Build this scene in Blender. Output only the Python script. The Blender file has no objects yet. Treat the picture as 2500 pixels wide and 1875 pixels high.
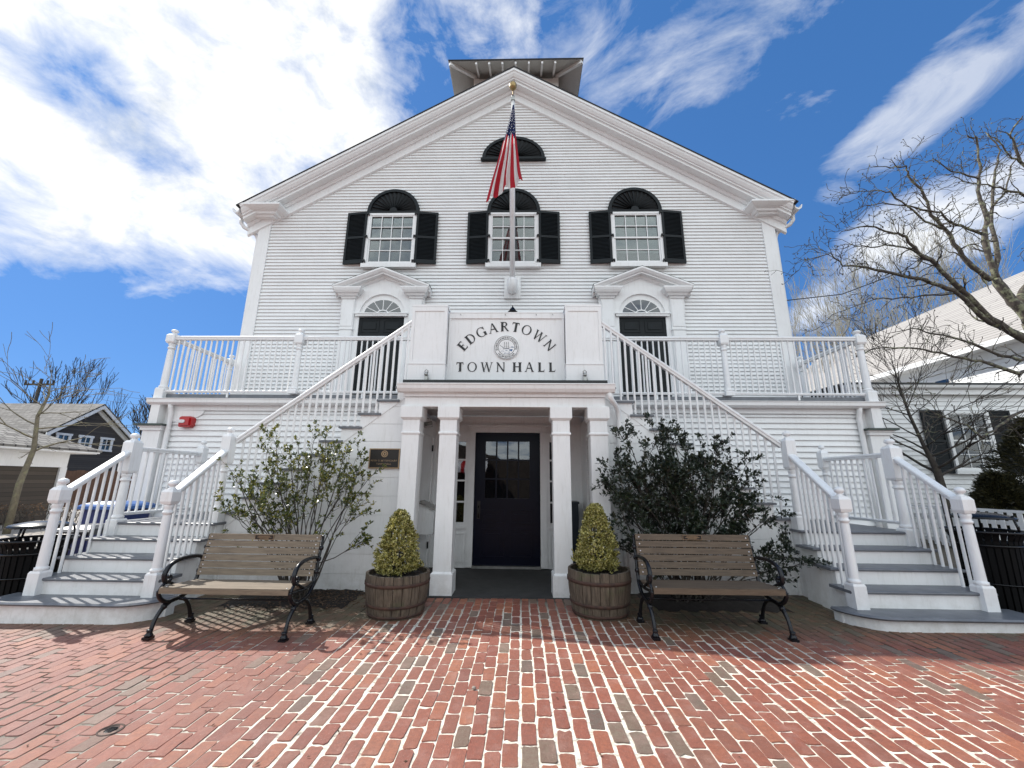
import bpy, bmesh, math, random
from math import sin, cos, pi, radians as R
from mathutils import Vector, Matrix
random.seed(7)
S = bpy.context.scene
COL = S.collection

# ------------------------------------------------------------------ helpers
def tag(o, label=None, cat=None, group=None, kind=None):
    if label: o['label'] = label
    if cat: o['category'] = cat
    if group: o['group'] = group
    if kind: o['kind'] = kind
    return o
def thing(name, label, cat, loc=(0, 0, 0), rz=0, group=None):
    o = bpy.data.objects.new(name, None); COL.objects.link(o)
    o.location = loc; o.rotation_euler = (0, 0, rz); o.empty_display_size = .2
    return tag(o, label, cat, group)
class MB:
    def __init__(s): s.v = []; s.f = []; s.m = []; s.cur = 0; s.smooth = []; s.sm = False
    def add(s, vs, fs):
        b = len(s.v); s.v += [tuple(v) for v in vs]
        for f in fs: s.f.append(tuple(b + i for i in f)); s.m.append(s.cur); s.smooth.append(s.sm)
    def box(s, x0, x1, y0, y1, z0, z1):
        if x0 > x1: x0, x1 = x1, x0
        if y0 > y1: y0, y1 = y1, y0
        s.add([(x0,y0,z0),(x1,y0,z0),(x1,y1,z0),(x0,y1,z0),(x0,y0,z1),(x1,y0,z1),(x1,y1,z1),(x0,y1,z1)],
              [(0,3,2,1),(4,5,6,7),(0,1,5,4),(1,2,6,5),(2,3,7,6),(3,0,4,7)])
    def prism(s, pts, a0, a1, axis='y'):
        """polygon (u,w) extruded along an axis: y -> (u,a,w); x -> (a,u,w); z -> (u,w,a)"""
        n = len(pts)
        def P(u, w, a): return (u, a, w) if axis == 'y' else ((a, u, w) if axis == 'x' else (u, w, a))
        vs = [P(u, w, a0) for u, w in pts] + [P(u, w, a1) for u, w in pts]
        fs = [tuple(range(n)), tuple(range(2*n-1, n-1, -1))] + [(i, n+i, n+(i+1) % n, (i+1) % n) for i in range(n)]
        s.add(vs, fs)
    def loft(s, rings, cap=True, closed=True):
        n = len(rings[0]); vs = [p for r in rings for p in r]; fs = []
        for k in range(len(rings)-1):
            for i in range(n if closed else n-1):
                j = (i+1) % n
                fs.append((k*n+i, k*n+j, (k+1)*n+j, (k+1)*n+i))
        if cap: fs += [tuple(range(n-1, -1, -1)), tuple((len(rings)-1)*n+i for i in range(n))]
        s.add(vs, fs)
    def lathe(s, prof, c=(0, 0), n=16, ph=0):
        q = s.sm; s.sm = True
        s.loft([[(c[0]+r*cos(2*pi*i/n+ph), c[1]+r*sin(2*pi*i/n+ph), z) for i in range(n)] for r, z in prof]); s.sm = q
    def tube(s, pts, rad, n=6, cap=True, flat=None):
        q = s.sm; s.sm = True
        pts = [Vector(p) for p in pts]; rings = []
        if not hasattr(rad, '__len__'): rad = [rad]*len(pts)
        up = None
        for i, p in enumerate(pts):
            d = (pts[min(i+1, len(pts)-1)]-pts[max(i-1, 0)])
            if d.length < 1e-9: d = Vector((0, 0, 1))
            d.normalize()
            if up is None: up = Vector((0, 0, 1)) if abs(d.z) < .9 else Vector((0, 1, 0))
            a = d.cross(up)
            if a.length < 1e-4: a = d.cross(Vector((1, .1, 0)))
            a.normalize(); b = a.cross(d); up = b.cross(a)*0+b
            f = flat or 1
            rings.append([p+a*cos(2*pi*k/n)*rad[i]+b*sin(2*pi*k/n)*rad[i]*f for k in range(n)])
        s.loft(rings, cap); s.sm = q
    def quad(s, a, b, c, d): s.add([a, b, c, d], [(0, 1, 2, 3)])
    def build(s, name, mat, parent=None, local=False, kind=None, fix=True, label=None):
        me = bpy.data.meshes.new(name); me.from_pydata(s.v, [], s.f)
        mats = mat if isinstance(mat, (list, tuple)) else [mat]
        for m in mats: me.materials.append(m)
        me.polygons.foreach_set('material_index', s.m); me.polygons.foreach_set('use_smooth', s.smooth)
        if fix:
            bm = bmesh.new(); bm.from_mesh(me); bmesh.ops.recalc_face_normals(bm, faces=bm.faces); bm.to_mesh(me); bm.free()
        me.update()
        o = bpy.data.objects.new(name, me); COL.objects.link(o)
        if parent:
            o.parent = parent
            if not local and parent.type == 'EMPTY': o.matrix_parent_inverse = Matrix.Translation(-Vector(parent.location))
        if kind: o['kind'] = kind
        if label: o['label'] = label
        return o
def copy_tree(o, parent=None):
    c = o.copy(); COL.objects.link(c); c.parent = parent
    for ch in list(o.children): copy_tree(ch, c)
    return c
def g(x): return .008*max(-5, min(5, x))

# ------------------------------------------------------------------ materials
def mk(name):
    m = bpy.data.materials.new(name); m.use_nodes = True; nt = m.node_tree
    return m, nt, nt.nodes['Principled BSDF']
def N(nt, t, **kw):
    n = nt.nodes.new(t)
    for k, v in kw.items():
        if hasattr(n, k): setattr(n, k, v)
        else: n.inputs[k.replace('_', ' ')].default_value = v
    return n
def L(nt, a, b): nt.links.new(a, b)
def coord(nt, scale=(1, 1, 1), kind='Object', rot=(0, 0, 0)):
    tc = N(nt, 'ShaderNodeTexCoord'); mp = N(nt, 'ShaderNodeMapping')
    mp.inputs['Scale'].default_value = scale; mp.inputs['Rotation'].default_value = rot
    L(nt, tc.outputs[kind], mp.inputs['Vector']); return mp.outputs['Vector']
def ramp(nt, fac, stops):
    r = N(nt, 'ShaderNodeValToRGB'); e = r.color_ramp.elements
    while len(e) < len(stops): e.new(.5)
    for i, (p, c) in enumerate(stops): e[i].position = p; e[i].color = (*c, 1) if len(c) == 3 else c
    L(nt, fac, r.inputs['Fac']); return r.outputs['Color']
def noise(nt, vec, sc, det=4, rough=.6, dist=0):
    n = N(nt, 'ShaderNodeTexNoise', Scale=sc, Detail=det, Roughness=rough, Distortion=dist); L(nt, vec, n.inputs['Vector']); return n.outputs['Fac']
def bump(nt, h, b, st=.3, d=.01):
    n = N(nt, 'ShaderNodeBump', Strength=st, Distance=d); L(nt, h, n.inputs['Height']); L(nt, n.outputs['Normal'], b.inputs['Normal'])
def mixc(nt, fac, a, b, mode='MIX'):
    n = N(nt, 'ShaderNodeMix'); n.data_type = 'RGBA'; n.blend_type = mode
    for v, i in ((fac, 0), (a, 6), (b, 7)):
        if hasattr(v, 'type') and hasattr(v, 'links'): L(nt, v, n.inputs[i])
        else: n.inputs[i].default_value = v if i == 0 else ((*v, 1) if len(v) == 3 else v)
    return n.outputs[2]
def simple(name, c, rough=.5, var=.12, sc=6, bst=.15, bsc=60, metal=0, c2=None, stretch=(1, 1, 1), spec=.5):
    m, nt, b = mk(name); v = coord(nt, stretch)
    lo = c2 or tuple(x*(1-var) for x in c)
    L(nt, ramp(nt, noise(nt, v, sc, 6), [(.3, lo), (.7, c)]), b.inputs['Base Color'])
    b.inputs['Roughness'].default_value = rough; b.inputs['Metallic'].default_value = metal
    b.inputs['Specular IOR Level'].default_value = spec
    if bst: bump(nt, noise(nt, v, bsc, 5), b, bst, .004)
    return m
def painted_wood(name, c, dirt=(.46, .45, .40), amt=.38, grain=(1, 1, 9)):
    """exterior paint: faint brush grain, patchy grime and a few drips"""
    m, nt, b = mk(name); v = coord(nt); vg = coord(nt, grain)
    base = ramp(nt, noise(nt, v, 2.2, 8, .65), [(.25, tuple(x*.9 for x in c)), (.75, c)])
    f = N(nt, 'ShaderNodeMath', operation='MULTIPLY'); f.inputs[1].default_value = amt
    vd = coord(nt, (9, 9, 1.1))
    L(nt, ramp(nt, noise(nt, vd, 3, 9, .7), [(.52, (0, 0, 0)), (.78, (1, 1, 1))]), f.inputs[0])
    sx = N(nt, 'ShaderNodeSeparateXYZ'); L(nt, v, sx.inputs[0])
    mr = N(nt, 'ShaderNodeMapRange'); mr.inputs['From Min'].default_value = .42; mr.inputs['From Max'].default_value = -.02; L(nt, sx.outputs['Z'], mr.inputs['Value'])
    sp_ = N(nt, 'ShaderNodeMath', operation='MULTIPLY'); L(nt, mr.outputs[0], sp_.inputs[0]); L(nt, ramp(nt, noise(nt, v, 9, 8, .7), [(.42, (0, 0, 0)), (.72, (.42, .42, .42))]), sp_.inputs[1])
    c1 = mixc(nt, f.outputs[0], base, dirt)
    L(nt, mixc(nt, sp_.outputs[0], c1, (.30, .27, .21)), b.inputs['Base Color'])
    b.inputs['Roughness'].default_value = .42
    bump(nt, noise(nt, vg, 26, 5), b, .12, .004)
    return m
M = {}
M['white'] = painted_wood('white_paint', (.83, .835, .83))
M['white_h'] = painted_wood('white_clapboard_paint', (.83, .838, .835), grain=(1, 9, 30), amt=.3)
M['white_rail'] = painted_wood('white_rail_paint', (.83, .84, .84), dirt=(.42, .36, .28), amt=.35)
M['gray_tread'] = simple('gray_deck_paint', (.16, .17, .19), .42, .3, 7, .3, 40, c2=(.10, .108, .12))
M['black'] = simple('black_gloss_paint', (.005, .006, .008), .25, .3, 8, .25, 50, spec=.3)
M['shutter'] = simple('shutter_dark_green_black', (.009, .0125, .015), .55, .3, 5, .15, 40, spec=.25)
M['navy'] = simple('navy_door_paint', (.003, .005, .016), .3, .3, 3, .1, 30, spec=.18)
M['iron'] = simple('black_cast_iron', (.006, .0065, .009), .27, .2, 20, .5, 60, spec=.4)
M['dark'] = simple('dark_interior', (.018, .019, .02), .9, .2, 3, 0)
M['roomgray'] = simple('dim_room', (.13, .14, .14), .9, .35, 2.2, 0)
M['copper'] = simple('green_copper_flashing', (.05, .07, .06), .5, .4, 12, .2)
M['flash'] = simple('black_roof_membrane', (.012, .014, .014), .45, .2, 8, .2)
M['galv'] = simple('galvanised_metal', (.42, .42, .40), .35, .3, 12, .1, metal=.8)
M['gold'] = simple('gilded_ball', (.42, .30, .13), .35, .25, 20, .1, metal=.6)
M['blackslat'] = simple('black_matt_slats', (.004, .0045, .005), .6, .3, 8, .25, 50, spec=.12)
M['red'] = simple('red_plastic', (.45, .01, .012), .3, .2, 5, 0)
M['clear'] = simple('clear_lens', (.7, .68, .68), .2, .2, 5, 0)
M['letter'] = simple('black_lettering', (.008, .008, .009), .4, .1, 5, 0)
M['bronze'] = simple('bronze_dark', (.018, .015, .013), .35, .3, 30, .2)
M['bronze_hi'] = simple('bronze_raised', (.46, .32, .19), .38, .3, 40, 0, metal=.5)
M['blue'] = simple('blue_bin_plastic', (.008, .025, .13), .4, .2, 5, .1)
M['bluelid'] = simple('blue_lid_plastic', (.04, .14, .42), .3, .2, 5, .1)
M['soil'] = simple('dark_soil', (.022, .015, .011), .95, .6, 40, .8, 60)
M['matfloor'] = simple('dark_porch_floor', (.045, .045, .045), .8, .4, 6, .4, 120)
M['shingle_white_blind'] = simple('window_blind', (.55, .55, .52), .8, .1, 3, 0)
M['blue_ink'] = simple('seal_blue', (.06, .15, .32), .5, .5, 30, 0)
M['greendk'] = simple('dark_cabinet', (.008, .014, .022), .4, .2, 5, 0)
M['rope'] = simple('rope_white', (.6, .6, .57), .7, .2, 20, 0)
M['wire'] = simple('wire_black', (.02, .02, .02), .6, .2, 5, 0)
M['stone'] = simple('pebble', (.35, .3, .25), .8, .4, 30, .4)

def m_glass(name, tint=(.9, .95, .95), refl=.10):
    m, nt, b = mk(name); nt.nodes.remove(b); out = nt.nodes['Material Output']
    tr = N(nt, 'ShaderNodeBsdfTransparent'); tr.inputs['Color'].default_value = (*tint, 1)
    gl = N(nt, 'ShaderNodeBsdfGlossy'); gl.inputs['Roughness'].default_value = .02
    v = coord(nt); nn = N(nt, 'ShaderNodeBump', Strength=.06, Distance=.02); L(nt, noise(nt, v, 2.4, 2), nn.inputs['Height']); L(nt, nn.outputs[0], gl.inputs['Normal'])
    fr = N(nt, 'ShaderNodeFresnel', IOR=1.5); ad = N(nt, 'ShaderNodeMath', operation='ADD'); ad.inputs[1].default_value = refl
    L(nt, fr.outputs[0], ad.inputs[0])
    mx = N(nt, 'ShaderNodeMixShader'); L(nt, ad.outputs[0], mx.inputs[0]); L(nt, tr.outputs[0], mx.inputs[1]); L(nt, gl.outputs[0], mx.inputs[2])
    L(nt, mx.outputs[0], out.inputs[0]); return m
M['glass'] = m_glass('window_glass', (.75, .8, .8), .06)
M['glassdk'] = m_glass('dark_glass', (.35, .4, .45), .09)

def m_teak(name, c1, c2):
    m, nt, b = mk(name); v = coord(nt, (1.2, 14, 14)); v2 = coord(nt, (.6, 5, 5))
    a = ramp(nt, noise(nt, v, 4, 8, .7, .6), [(.25, c1), (.6, c2), (.85, tuple(x*1.25 for x in c2))])
    L(nt, mixc(nt, noise(nt, v2, 2, 3), a, tuple(x*.7 for x in c1), 'MULTIPLY') if 0 else a, b.inputs['Base Color'])
    b.inputs['Roughness'].default_value = .7; bump(nt, noise(nt, v, 9, 8, .7), b, .35, .004); return m
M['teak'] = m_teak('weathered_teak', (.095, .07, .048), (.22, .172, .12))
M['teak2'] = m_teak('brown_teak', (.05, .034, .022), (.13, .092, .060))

def m_barrel():
    m, nt, b = mk('barrel_staves'); tc = N(nt, 'ShaderNodeTexCoord')
    v = coord(nt, (14, 14, 1.3)); a = ramp(nt, noise(nt, v, 3, 8, .7), [(.3, (.035, .025, .017)), (.55, (.115, .088, .062)), (.8, (.21, .17, .125))])
    v2 = coord(nt, (1, 1, 1)); gm = ramp(nt, noise(nt, v2, 5, 5), [(.55, (0, 0, 0)), (.7, (.6, .6, .6))])
    L(nt, mixc(nt, gm, a, (.07, .085, .035)), b.inputs['Base Color']); b.inputs['Roughness'].default_value = .85
    bump(nt, noise(nt, v, 6, 8, .7), b, .6, .006); return m
M['barrel'] = m_barrel()
M['hoop'] = simple('rusty_hoop', (.085, .04, .026), .8, .5, 14, .4, 60, c2=(.03, .018, .014))

def m_attr_brick():
    m, nt, b = mk('clay_paver'); at = N(nt, 'ShaderNodeAttribute'); at.attribute_name = 'rnd'
    f = at.outputs['Fac']
    c = ramp(nt, f, [(0, (.235, .085, .054)), (.22, (.325, .108, .066)), (.45, (.27, .080, .050)), (.62, (.40, .145, .074)), (.8, (.22, .066, .045)), (.9, (.31, .10, .062)), (.912, (.17, .13, .092)), (.96, (.21, .165, .12)), (1, (.12, .10, .08))])
    for e in c.node.color_ramp.elements: pass
    c.node.color_ramp.interpolation = 'LINEAR'
    v = coord(nt); n1 = noise(nt, v, 38, 8, .7)
    c = mixc(nt, ramp(nt, n1, [(.35, (0, 0, 0)), (.7, (.6, .6, .6))]), c, (.13, .05, .038))
    c = mixc(nt, ramp(nt, noise(nt, v, 120, 4, .7), [(.62, (0, 0, 0)), (.70, (.6, .6, .6))]), c, (.55, .40, .33))
    c = mixc(nt, ramp(nt, noise(nt, v, 1.1, 4, .6), [(.45, (0, 0, 0)), (.75, (.35, .35, .35))]), c, (.16, .10, .075))
    n2 = noise(nt, v, 5.5, 6, .7)
    c = mixc(nt, ramp(nt, n2, [(.5, (0, 0, 0)), (.8, (.45, .45, .45))]), c, (.42, .27, .23))
    # paler towards the left: sheen of the grazing sun put into the colour
    sx = N(nt, 'ShaderNodeSeparateXYZ'); L(nt, v, sx.inputs[0])
    mr = N(nt, 'ShaderNodeMapRange'); mr.inputs['From Min'].default_value = .3; mr.inputs['From Max'].default_value = -3.6; mr.inputs['To Max'].default_value = .3
    L(nt, sx.outputs['X'], mr.inputs['Value'])
    c = mixc(nt, mr.outputs[0], c, (.32, .19, .165))
    # moss along the foot of the walls behind the benches
    my = N(nt, 'ShaderNodeMapRange'); my.inputs['From Min'].default_value = 4.0; my.inputs['From Max'].default_value = 4.6
    L(nt, sx.outputs['Y'], my.inputs['Value'])
    ax = N(nt, 'ShaderNodeMath', operation='ABSOLUTE'); L(nt, sx.outputs['X'], ax.inputs[0])
    mx2 = N(nt, 'ShaderNodeMapRange'); mx2.inputs['From Min'].default_value = .75; mx2.inputs['From Max'].default_value = 1.5; L(nt, ax.outputs[0], mx2.inputs['Value'])
    ml = N(nt, 'ShaderNodeMath', operation='MULTIPLY'); L(nt, my.outputs[0], ml.inputs[0]); L(nt, mx2.outputs[0], ml.inputs[1])
    nm = N(nt, 'ShaderNodeMath', operation='MULTIPLY'); L(nt, ml.outputs[0], nm.inputs[0]); L(nt, ramp(nt, noise(nt, v, 7, 4), [(.25, (.5, .5, .5)), (.6, (.95, .95, .95))]), nm.inputs[1])
    c = mixc(nt, nm.outputs[0], c, (.085, .078, .042))
    L(nt, c, b.inputs['Base Color']); b.inputs['Roughness'].default_value = .62; b.inputs['Specular IOR Level'].default_value = .45
    bump(nt, noise(nt, v, 55, 9, .8), b, .8, .008); return m
M['paver'] = m_attr_brick()
def m_mortar():
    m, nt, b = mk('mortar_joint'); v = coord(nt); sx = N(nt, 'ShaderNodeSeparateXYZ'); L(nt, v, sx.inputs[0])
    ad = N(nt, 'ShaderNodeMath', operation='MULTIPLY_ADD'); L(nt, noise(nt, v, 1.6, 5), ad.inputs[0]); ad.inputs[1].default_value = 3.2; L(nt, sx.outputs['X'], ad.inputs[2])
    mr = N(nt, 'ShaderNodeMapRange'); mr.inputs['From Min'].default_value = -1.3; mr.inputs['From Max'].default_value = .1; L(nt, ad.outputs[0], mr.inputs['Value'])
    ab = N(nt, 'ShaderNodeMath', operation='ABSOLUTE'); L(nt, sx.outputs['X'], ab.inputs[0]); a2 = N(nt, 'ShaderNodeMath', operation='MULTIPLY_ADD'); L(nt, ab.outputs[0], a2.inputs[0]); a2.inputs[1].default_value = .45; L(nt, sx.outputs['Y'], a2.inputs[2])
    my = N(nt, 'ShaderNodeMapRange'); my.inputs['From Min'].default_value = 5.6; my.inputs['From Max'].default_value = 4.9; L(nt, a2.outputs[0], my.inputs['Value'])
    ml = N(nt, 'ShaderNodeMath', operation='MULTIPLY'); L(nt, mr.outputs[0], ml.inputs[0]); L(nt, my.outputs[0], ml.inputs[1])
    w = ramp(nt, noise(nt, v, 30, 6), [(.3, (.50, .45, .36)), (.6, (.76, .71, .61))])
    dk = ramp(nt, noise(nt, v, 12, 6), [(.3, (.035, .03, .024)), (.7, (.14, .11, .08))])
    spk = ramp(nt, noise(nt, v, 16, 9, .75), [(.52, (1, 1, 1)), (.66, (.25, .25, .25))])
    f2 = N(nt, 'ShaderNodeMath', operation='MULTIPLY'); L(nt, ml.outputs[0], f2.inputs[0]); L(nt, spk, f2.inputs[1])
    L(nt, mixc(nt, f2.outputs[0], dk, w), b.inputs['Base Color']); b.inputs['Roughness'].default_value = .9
    bump(nt, noise(nt, v, 60, 8), b, .7, .006); return m
M['mortar'] = m_mortar()
def m_far_ground():
    m, nt, b = mk('far_brick_ground'); v = coord(nt, (1, 1, 1), rot=(0, 0, R(90)))
    br = N(nt, 'ShaderNodeTexBrick'); L(nt, v, br.inputs['Vector']); br.offset = .5
    for k, x in (('Scale', 1), ('Mortar Size', .006), ('Brick Width', .21), ('Row Height', .092), ('Bias', -.2)): br.inputs[k].default_value = x
    br.inputs['Color1'].default_value = (.27, .10, .08, 1); br.inputs['Color2'].default_value = (.19, .10, .08, 1); br.inputs['Mortar'].default_value = (.12, .1, .08, 1)
    L(nt, mixc(nt, ramp(nt, noise(nt, v, .8, 5), [(.4, (0, 0, 0)), (.7, (.6, .6, .6))]), br.outputs['Color'], (.3, .24, .2)), b.inputs['Base Color'])
    b.inputs['Roughness'].default_value = .8; return m
M['farbrick'] = m_far_ground()
M['earth'] = simple('ground_earth', (.16, .13, .09), .95, .5, 4, .5, 40)
M['gravel'] = simple('pale_gravel', (.42, .38, .33), .95, .35, 30, .6, 80)
def m_shingle(name, ca, cb, mort, w=.13, h=.14, rot=(R(90), 0, 0), bst=.6, sun=None):
    m, nt, b = mk(name); v = coord(nt, rot=rot)
    br = N(nt, 'ShaderNodeTexBrick'); L(nt, v, br.inputs['Vector']); br.offset = .37; br.squash = 1
    for k, x in (('Scale', 1), ('Mortar Size', .007), ('Brick Width', w), ('Row Height', h), ('Bias', 0), ('Mortar Smooth', .3)): br.inputs[k].default_value = x
    br.inputs['Mortar Size'].default_value = .007 if 'roof' not in name and 'hip' not in name else .022
    br.inputs['Color1'].default_value = (*ca, 1); br.inputs['Color2'].default_value = (*cb, 1); br.inputs['Mortar'].default_value = (*mort, 1)
    c = mixc(nt, ramp(nt, noise(nt, v, 4, 8, .7), [(.35, (0, 0, 0)), (.75, (.5, .5, .5))]), br.outputs['Color'], cb)
    L(nt, c, b.inputs['Base Color']); b.inputs['Roughness'].default_value = .85
    bump(nt, br.outputs['Fac'], b, -bst if bst > 0 else 0, .02); return m
M['shingleX'] = m_shingle('gray_wall_shingles', (.085, .075, .068), (.05, .045, .043), (.02, .018, .017), rot=(R(90), 0, R(90)))
M['shingleX2'] = m_shingle('brown_wall_shingles', (.10, .08, .062), (.055, .045, .036), (.02, .018, .016), rot=(R(90), 0, R(90)), h=.16)
M['roofA'] = m_shingle('weathered_roof_shingles', (.21, .195, .18), (.095, .088, .08), (.03, .027, .024), .35, .19, rot=(0, 0, 0), bst=1.0)
M['roofA2'] = m_shingle('weathered_hip_shingles', (.28, .265, .24), (.08, .075, .07), (.02, .018, .016), .3, .19, rot=(0, 0, R(90)), bst=1.0)
M['roofB'] = m_shingle('pale_asphalt_roof', (.40, .38, .35), (.33, .31, .29), (.16, .15, .14), 3.0, .16, rot=(0, 0, R(90)), bst=.3)
M['roofdk'] = simple('dark_roof_shingles', (.04, .04, .042), .9, .4, 20, .5, 30)
def m_bark(name, a, bb, lich, amt=.5):
    m, nt, b = mk(name); v = coord(nt, (1, 1, .5)); v2 = coord(nt)
    c = ramp(nt, noise(nt, v, 22, 8, .7), [(.3, a), (.7, bb)])
    c = mixc(nt, ramp(nt, noise(nt, v2, 9, 4), [(.52, (0, 0, 0)), (.62, (amt, amt, amt))]), c, lich)
    L(nt, c, b.inputs['Base Color']); b.inputs['Roughness'].default_value = .9; bump(nt, noise(nt, v, 30, 6), b, .6, .01); return m
M['bark'] = m_bark('lichened_bark', (.045, .036, .03), (.10, .085, .07), (.26, .27, .17), .75)
M['barkdk'] = m_bark('dark_bark', (.03, .025, .022), (.075, .062, .052), (.12, .12, .08), .3)
M['barkpale'] = m_bark('pale_bark', (.20, .18, .14), (.38, .35, .29), (.42, .43, .33), .5)
M['barkyoung'] = m_bark('greenish_bark', (.10, .085, .06), (.19, .17, .12), (.22, .22, .12), .5)
def m_leaf(name, stops, rough=.4, trans=.25, spec=.5):
    m, nt, b = mk(name); gi = N(nt, 'ShaderNodeNewGeometry')
    c = ramp(nt, gi.outputs['Random Per Island'], stops)
    L(nt, c, b.inputs['Base Color']); b.inputs['Roughness'].default_value = rough; b.inputs['Specular IOR Level'].default_value = spec
    out = nt.nodes['Material Output']; tl = N(nt, 'ShaderNodeBsdfTranslucent'); L(nt, c, tl.inputs['Color'])
    mx = N(nt, 'ShaderNodeMixShader'); mx.inputs[0].default_value = trans
    L(nt, b.outputs[0], mx.inputs[1]); L(nt, tl.outputs[0], mx.inputs[2]); L(nt, mx.outputs[0], out.inputs[0]); return m
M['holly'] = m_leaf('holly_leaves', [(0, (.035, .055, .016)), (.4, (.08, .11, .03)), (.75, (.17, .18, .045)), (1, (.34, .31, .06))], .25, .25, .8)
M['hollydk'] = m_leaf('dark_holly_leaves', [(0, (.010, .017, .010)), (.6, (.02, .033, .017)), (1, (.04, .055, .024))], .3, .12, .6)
M['boxleaf'] = m_leaf('golden_box_leaves', [(0, (.05, .055, .012)), (.25, (.20, .19, .035)), (.6, (.46, .42, .12)), (1, (.74, .68, .34))], .5, .3)
M['ever'] = m_leaf('evergreen_leaves', [(0, (.012, .014, .005)), (.6, (.035, .034, .010)), (1, (.07, .06, .018))], .6, .2)
M['drybrush'] = m_leaf('dry_brown_leaves', [(0, (.06, .035, .02)), (1, (.16, .10, .06))], .8, .2)

W = M['white']
# ------------------------------------------------------------------ world, sun, camera
SUN = Vector((-.92, .52, 1.0)).normalized()
el = math.asin(SUN.z); az = math.atan2(SUN.x, SUN.y)
w = bpy.data.worlds.new('World'); S.world = w; w.use_nodes = True; nt = w.node_tree
bg = nt.nodes['Background']; bg.inputs['Strength'].default_value = .15
sky = N(nt, 'ShaderNodeTexSky'); sky.sky_type = 'NISHITA'; sky.sun_disc = False
sky.sun_elevation = el; sky.sun_rotation = az; sky.air_density = 1.0; sky.dust_density = .25; sky.ozone_density = 2.2
tc = N(nt, 'ShaderNodeTexCoord'); D_ = tc.outputs['Generated']
nrm = N(nt, 'ShaderNodeVectorMath', operation='NORMALIZE'); L(nt, D_, nrm.inputs[0]); dv = nrm.outputs[0]
sp = N(nt, 'ShaderNodeSeparateXYZ'); L(nt, dv, sp.inputs[0])
def mth(op, a, b=None, c=None, clamp=False):
    n = N(nt, 'ShaderNodeMath', operation=op); n.use_clamp = clamp
    for i, x in enumerate((a, b, c)):
        if x is None: continue
        if hasattr(x, 'links'): L(nt, x, n.inputs[i])
        else: n.inputs[i].default_value = x
    return n.outputs[0]
zz = mth('MAXIMUM', mth('ADD', sp.outputs['Z'], .12), .05)
cb = N(nt, 'ShaderNodeCombineXYZ'); L(nt, mth('DIVIDE', sp.outputs['X'], zz), cb.inputs[0]); L(nt, mth('DIVIDE', sp.outputs['Y'], zz), cb.inputs[1])
cp = cb.outputs[0]
def mp(vec, sc, rot=0, loc=(0, 0, 0)):
    m = N(nt, 'ShaderNodeMapping'); m.inputs['Scale'].default_value = sc; m.inputs['Rotation'].default_value = (0, 0, rot); m.inputs['Location'].default_value = loc
    L(nt, vec, m.inputs['Vector']); return m.outputs[0]
def blob(d, r0, r1):
    d = Vector(d).normalized(); n = N(nt, 'ShaderNodeVectorMath', operation='DOT_PRODUCT'); L(nt, dv, n.inputs[0]); n.inputs[1].default_value = d
    mr = N(nt, 'ShaderNodeMapRange'); mr.interpolation_type = 'SMOOTHSTEP'; mr.inputs['From Min'].default_value = cos(r1); mr.inputs['From Max'].default_value = cos(r0); L(nt, n.outputs['Value'], mr.inputs['Value']); return mr.outputs[0]
def streak(d, t, a, b_, fo=.5):
    """elongated soft patch of sky: centre direction d, long tangent t, half sizes a, b_"""
    d = Vector(d).normalized(); t = Vector(t); t = (t-d*t.dot(d)).normalized(); n_ = d.cross(t)
    def dot(vv):
        n = N(nt, 'ShaderNodeVectorMath', operation='DOT_PRODUCT'); L(nt, dv, n.inputs[0]); n.inputs[1].default_value = vv; return n.outputs['Value']
    q = mth('ADD', mth('POWER', mth('ABSOLUTE', mth('DIVIDE', dot(t), a)), 2), mth('POWER', mth('ABSOLUTE', mth('DIVIDE', dot(n_), b_)), 2))
    mr = N(nt, 'ShaderNodeMapRange'); mr.interpolation_type = 'SMOOTHSTEP'; mr.inputs['From Min'].default_value = 1.6; mr.inputs['From Max'].default_value = .0; L(nt, q, mr.inputs['Value'])
    return mth('MULTIPLY', mr.outputs[0], mth('GREATER_THAN', dot(d), 0))
nA = noise(nt, mp(cp, (1.0, 1.0, 1), .5), 2.3, 12, .6, .35)
nB = noise(nt, mp(cp, (1.0, .45, 1), .9, (3, 1, 0)), 2.0, 10, .58, .9)
nC = noise(nt, mp(dv, (1, 1, 1.6), 0, (5, 2, 0)), 3.2, 12, .62, .5)
def vd(px, py):   # direction seen at a place in the sky, from azimuth-like slopes
    f, p = 1000., .2337; x = px-1250; v = 937.5-py
    return Vector((x, f*cos(p)-v*sin(p), f*sin(p)+v*cos(p))).normalized()
big = mth('MAXIMUM', blob(vd(300, 0), .24, .56), blob(vd(720, 290), .12, .30))
big = mth('MAXIMUM', big, mth('MULTIPLY', blob(vd(900, 20), .1, .36), .62))
big = mth('MAXIMUM', big, mth('MULTIPLY', blob(vd(60, 270), .05, .26), .85))
big = mth('SUBTRACT', big, mth('MULTIPLY', streak(vd(340, 390), vd(470, 480)-vd(230, 290), .20, .045), .24))
big = mth('SUBTRACT', big, mth('MULTIPLY', blob(vd(165, 150), .01, .07), .22))
big = mth('SUBTRACT', big, mth('MULTIPLY', blob(vd(1010, 260), .03, .14), .28))
nD = noise(nt, mp(dv, (1, 1, 1.8), .3, (1, 7, 2)), 9, 8, .6, .4)
nE = mth('MULTIPLY_ADD', nD, .5, mth('MULTIPLY', nC, .5))
def dens_(mask, n, k, m_, b_): return mth('MULTIPLY', mth('ADD', mth('MULTIPLY_ADD', mth('SUBTRACT', n, .5), k, b_), mth('MULTIPLY', mth('SUBTRACT', mask, .5), m_)), 1.0, clamp=True)
dA = dens_(big, nE, 4.6, 1.75, .16)
st = streak(vd(1700, 90), vd(1950, 20)-vd(1560, 260), .28, .11)
st = mth('MAXIMUM', st, streak(vd(2290, 190), vd(2460, 20)-vd(2130, 330), .27, .065))
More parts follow.
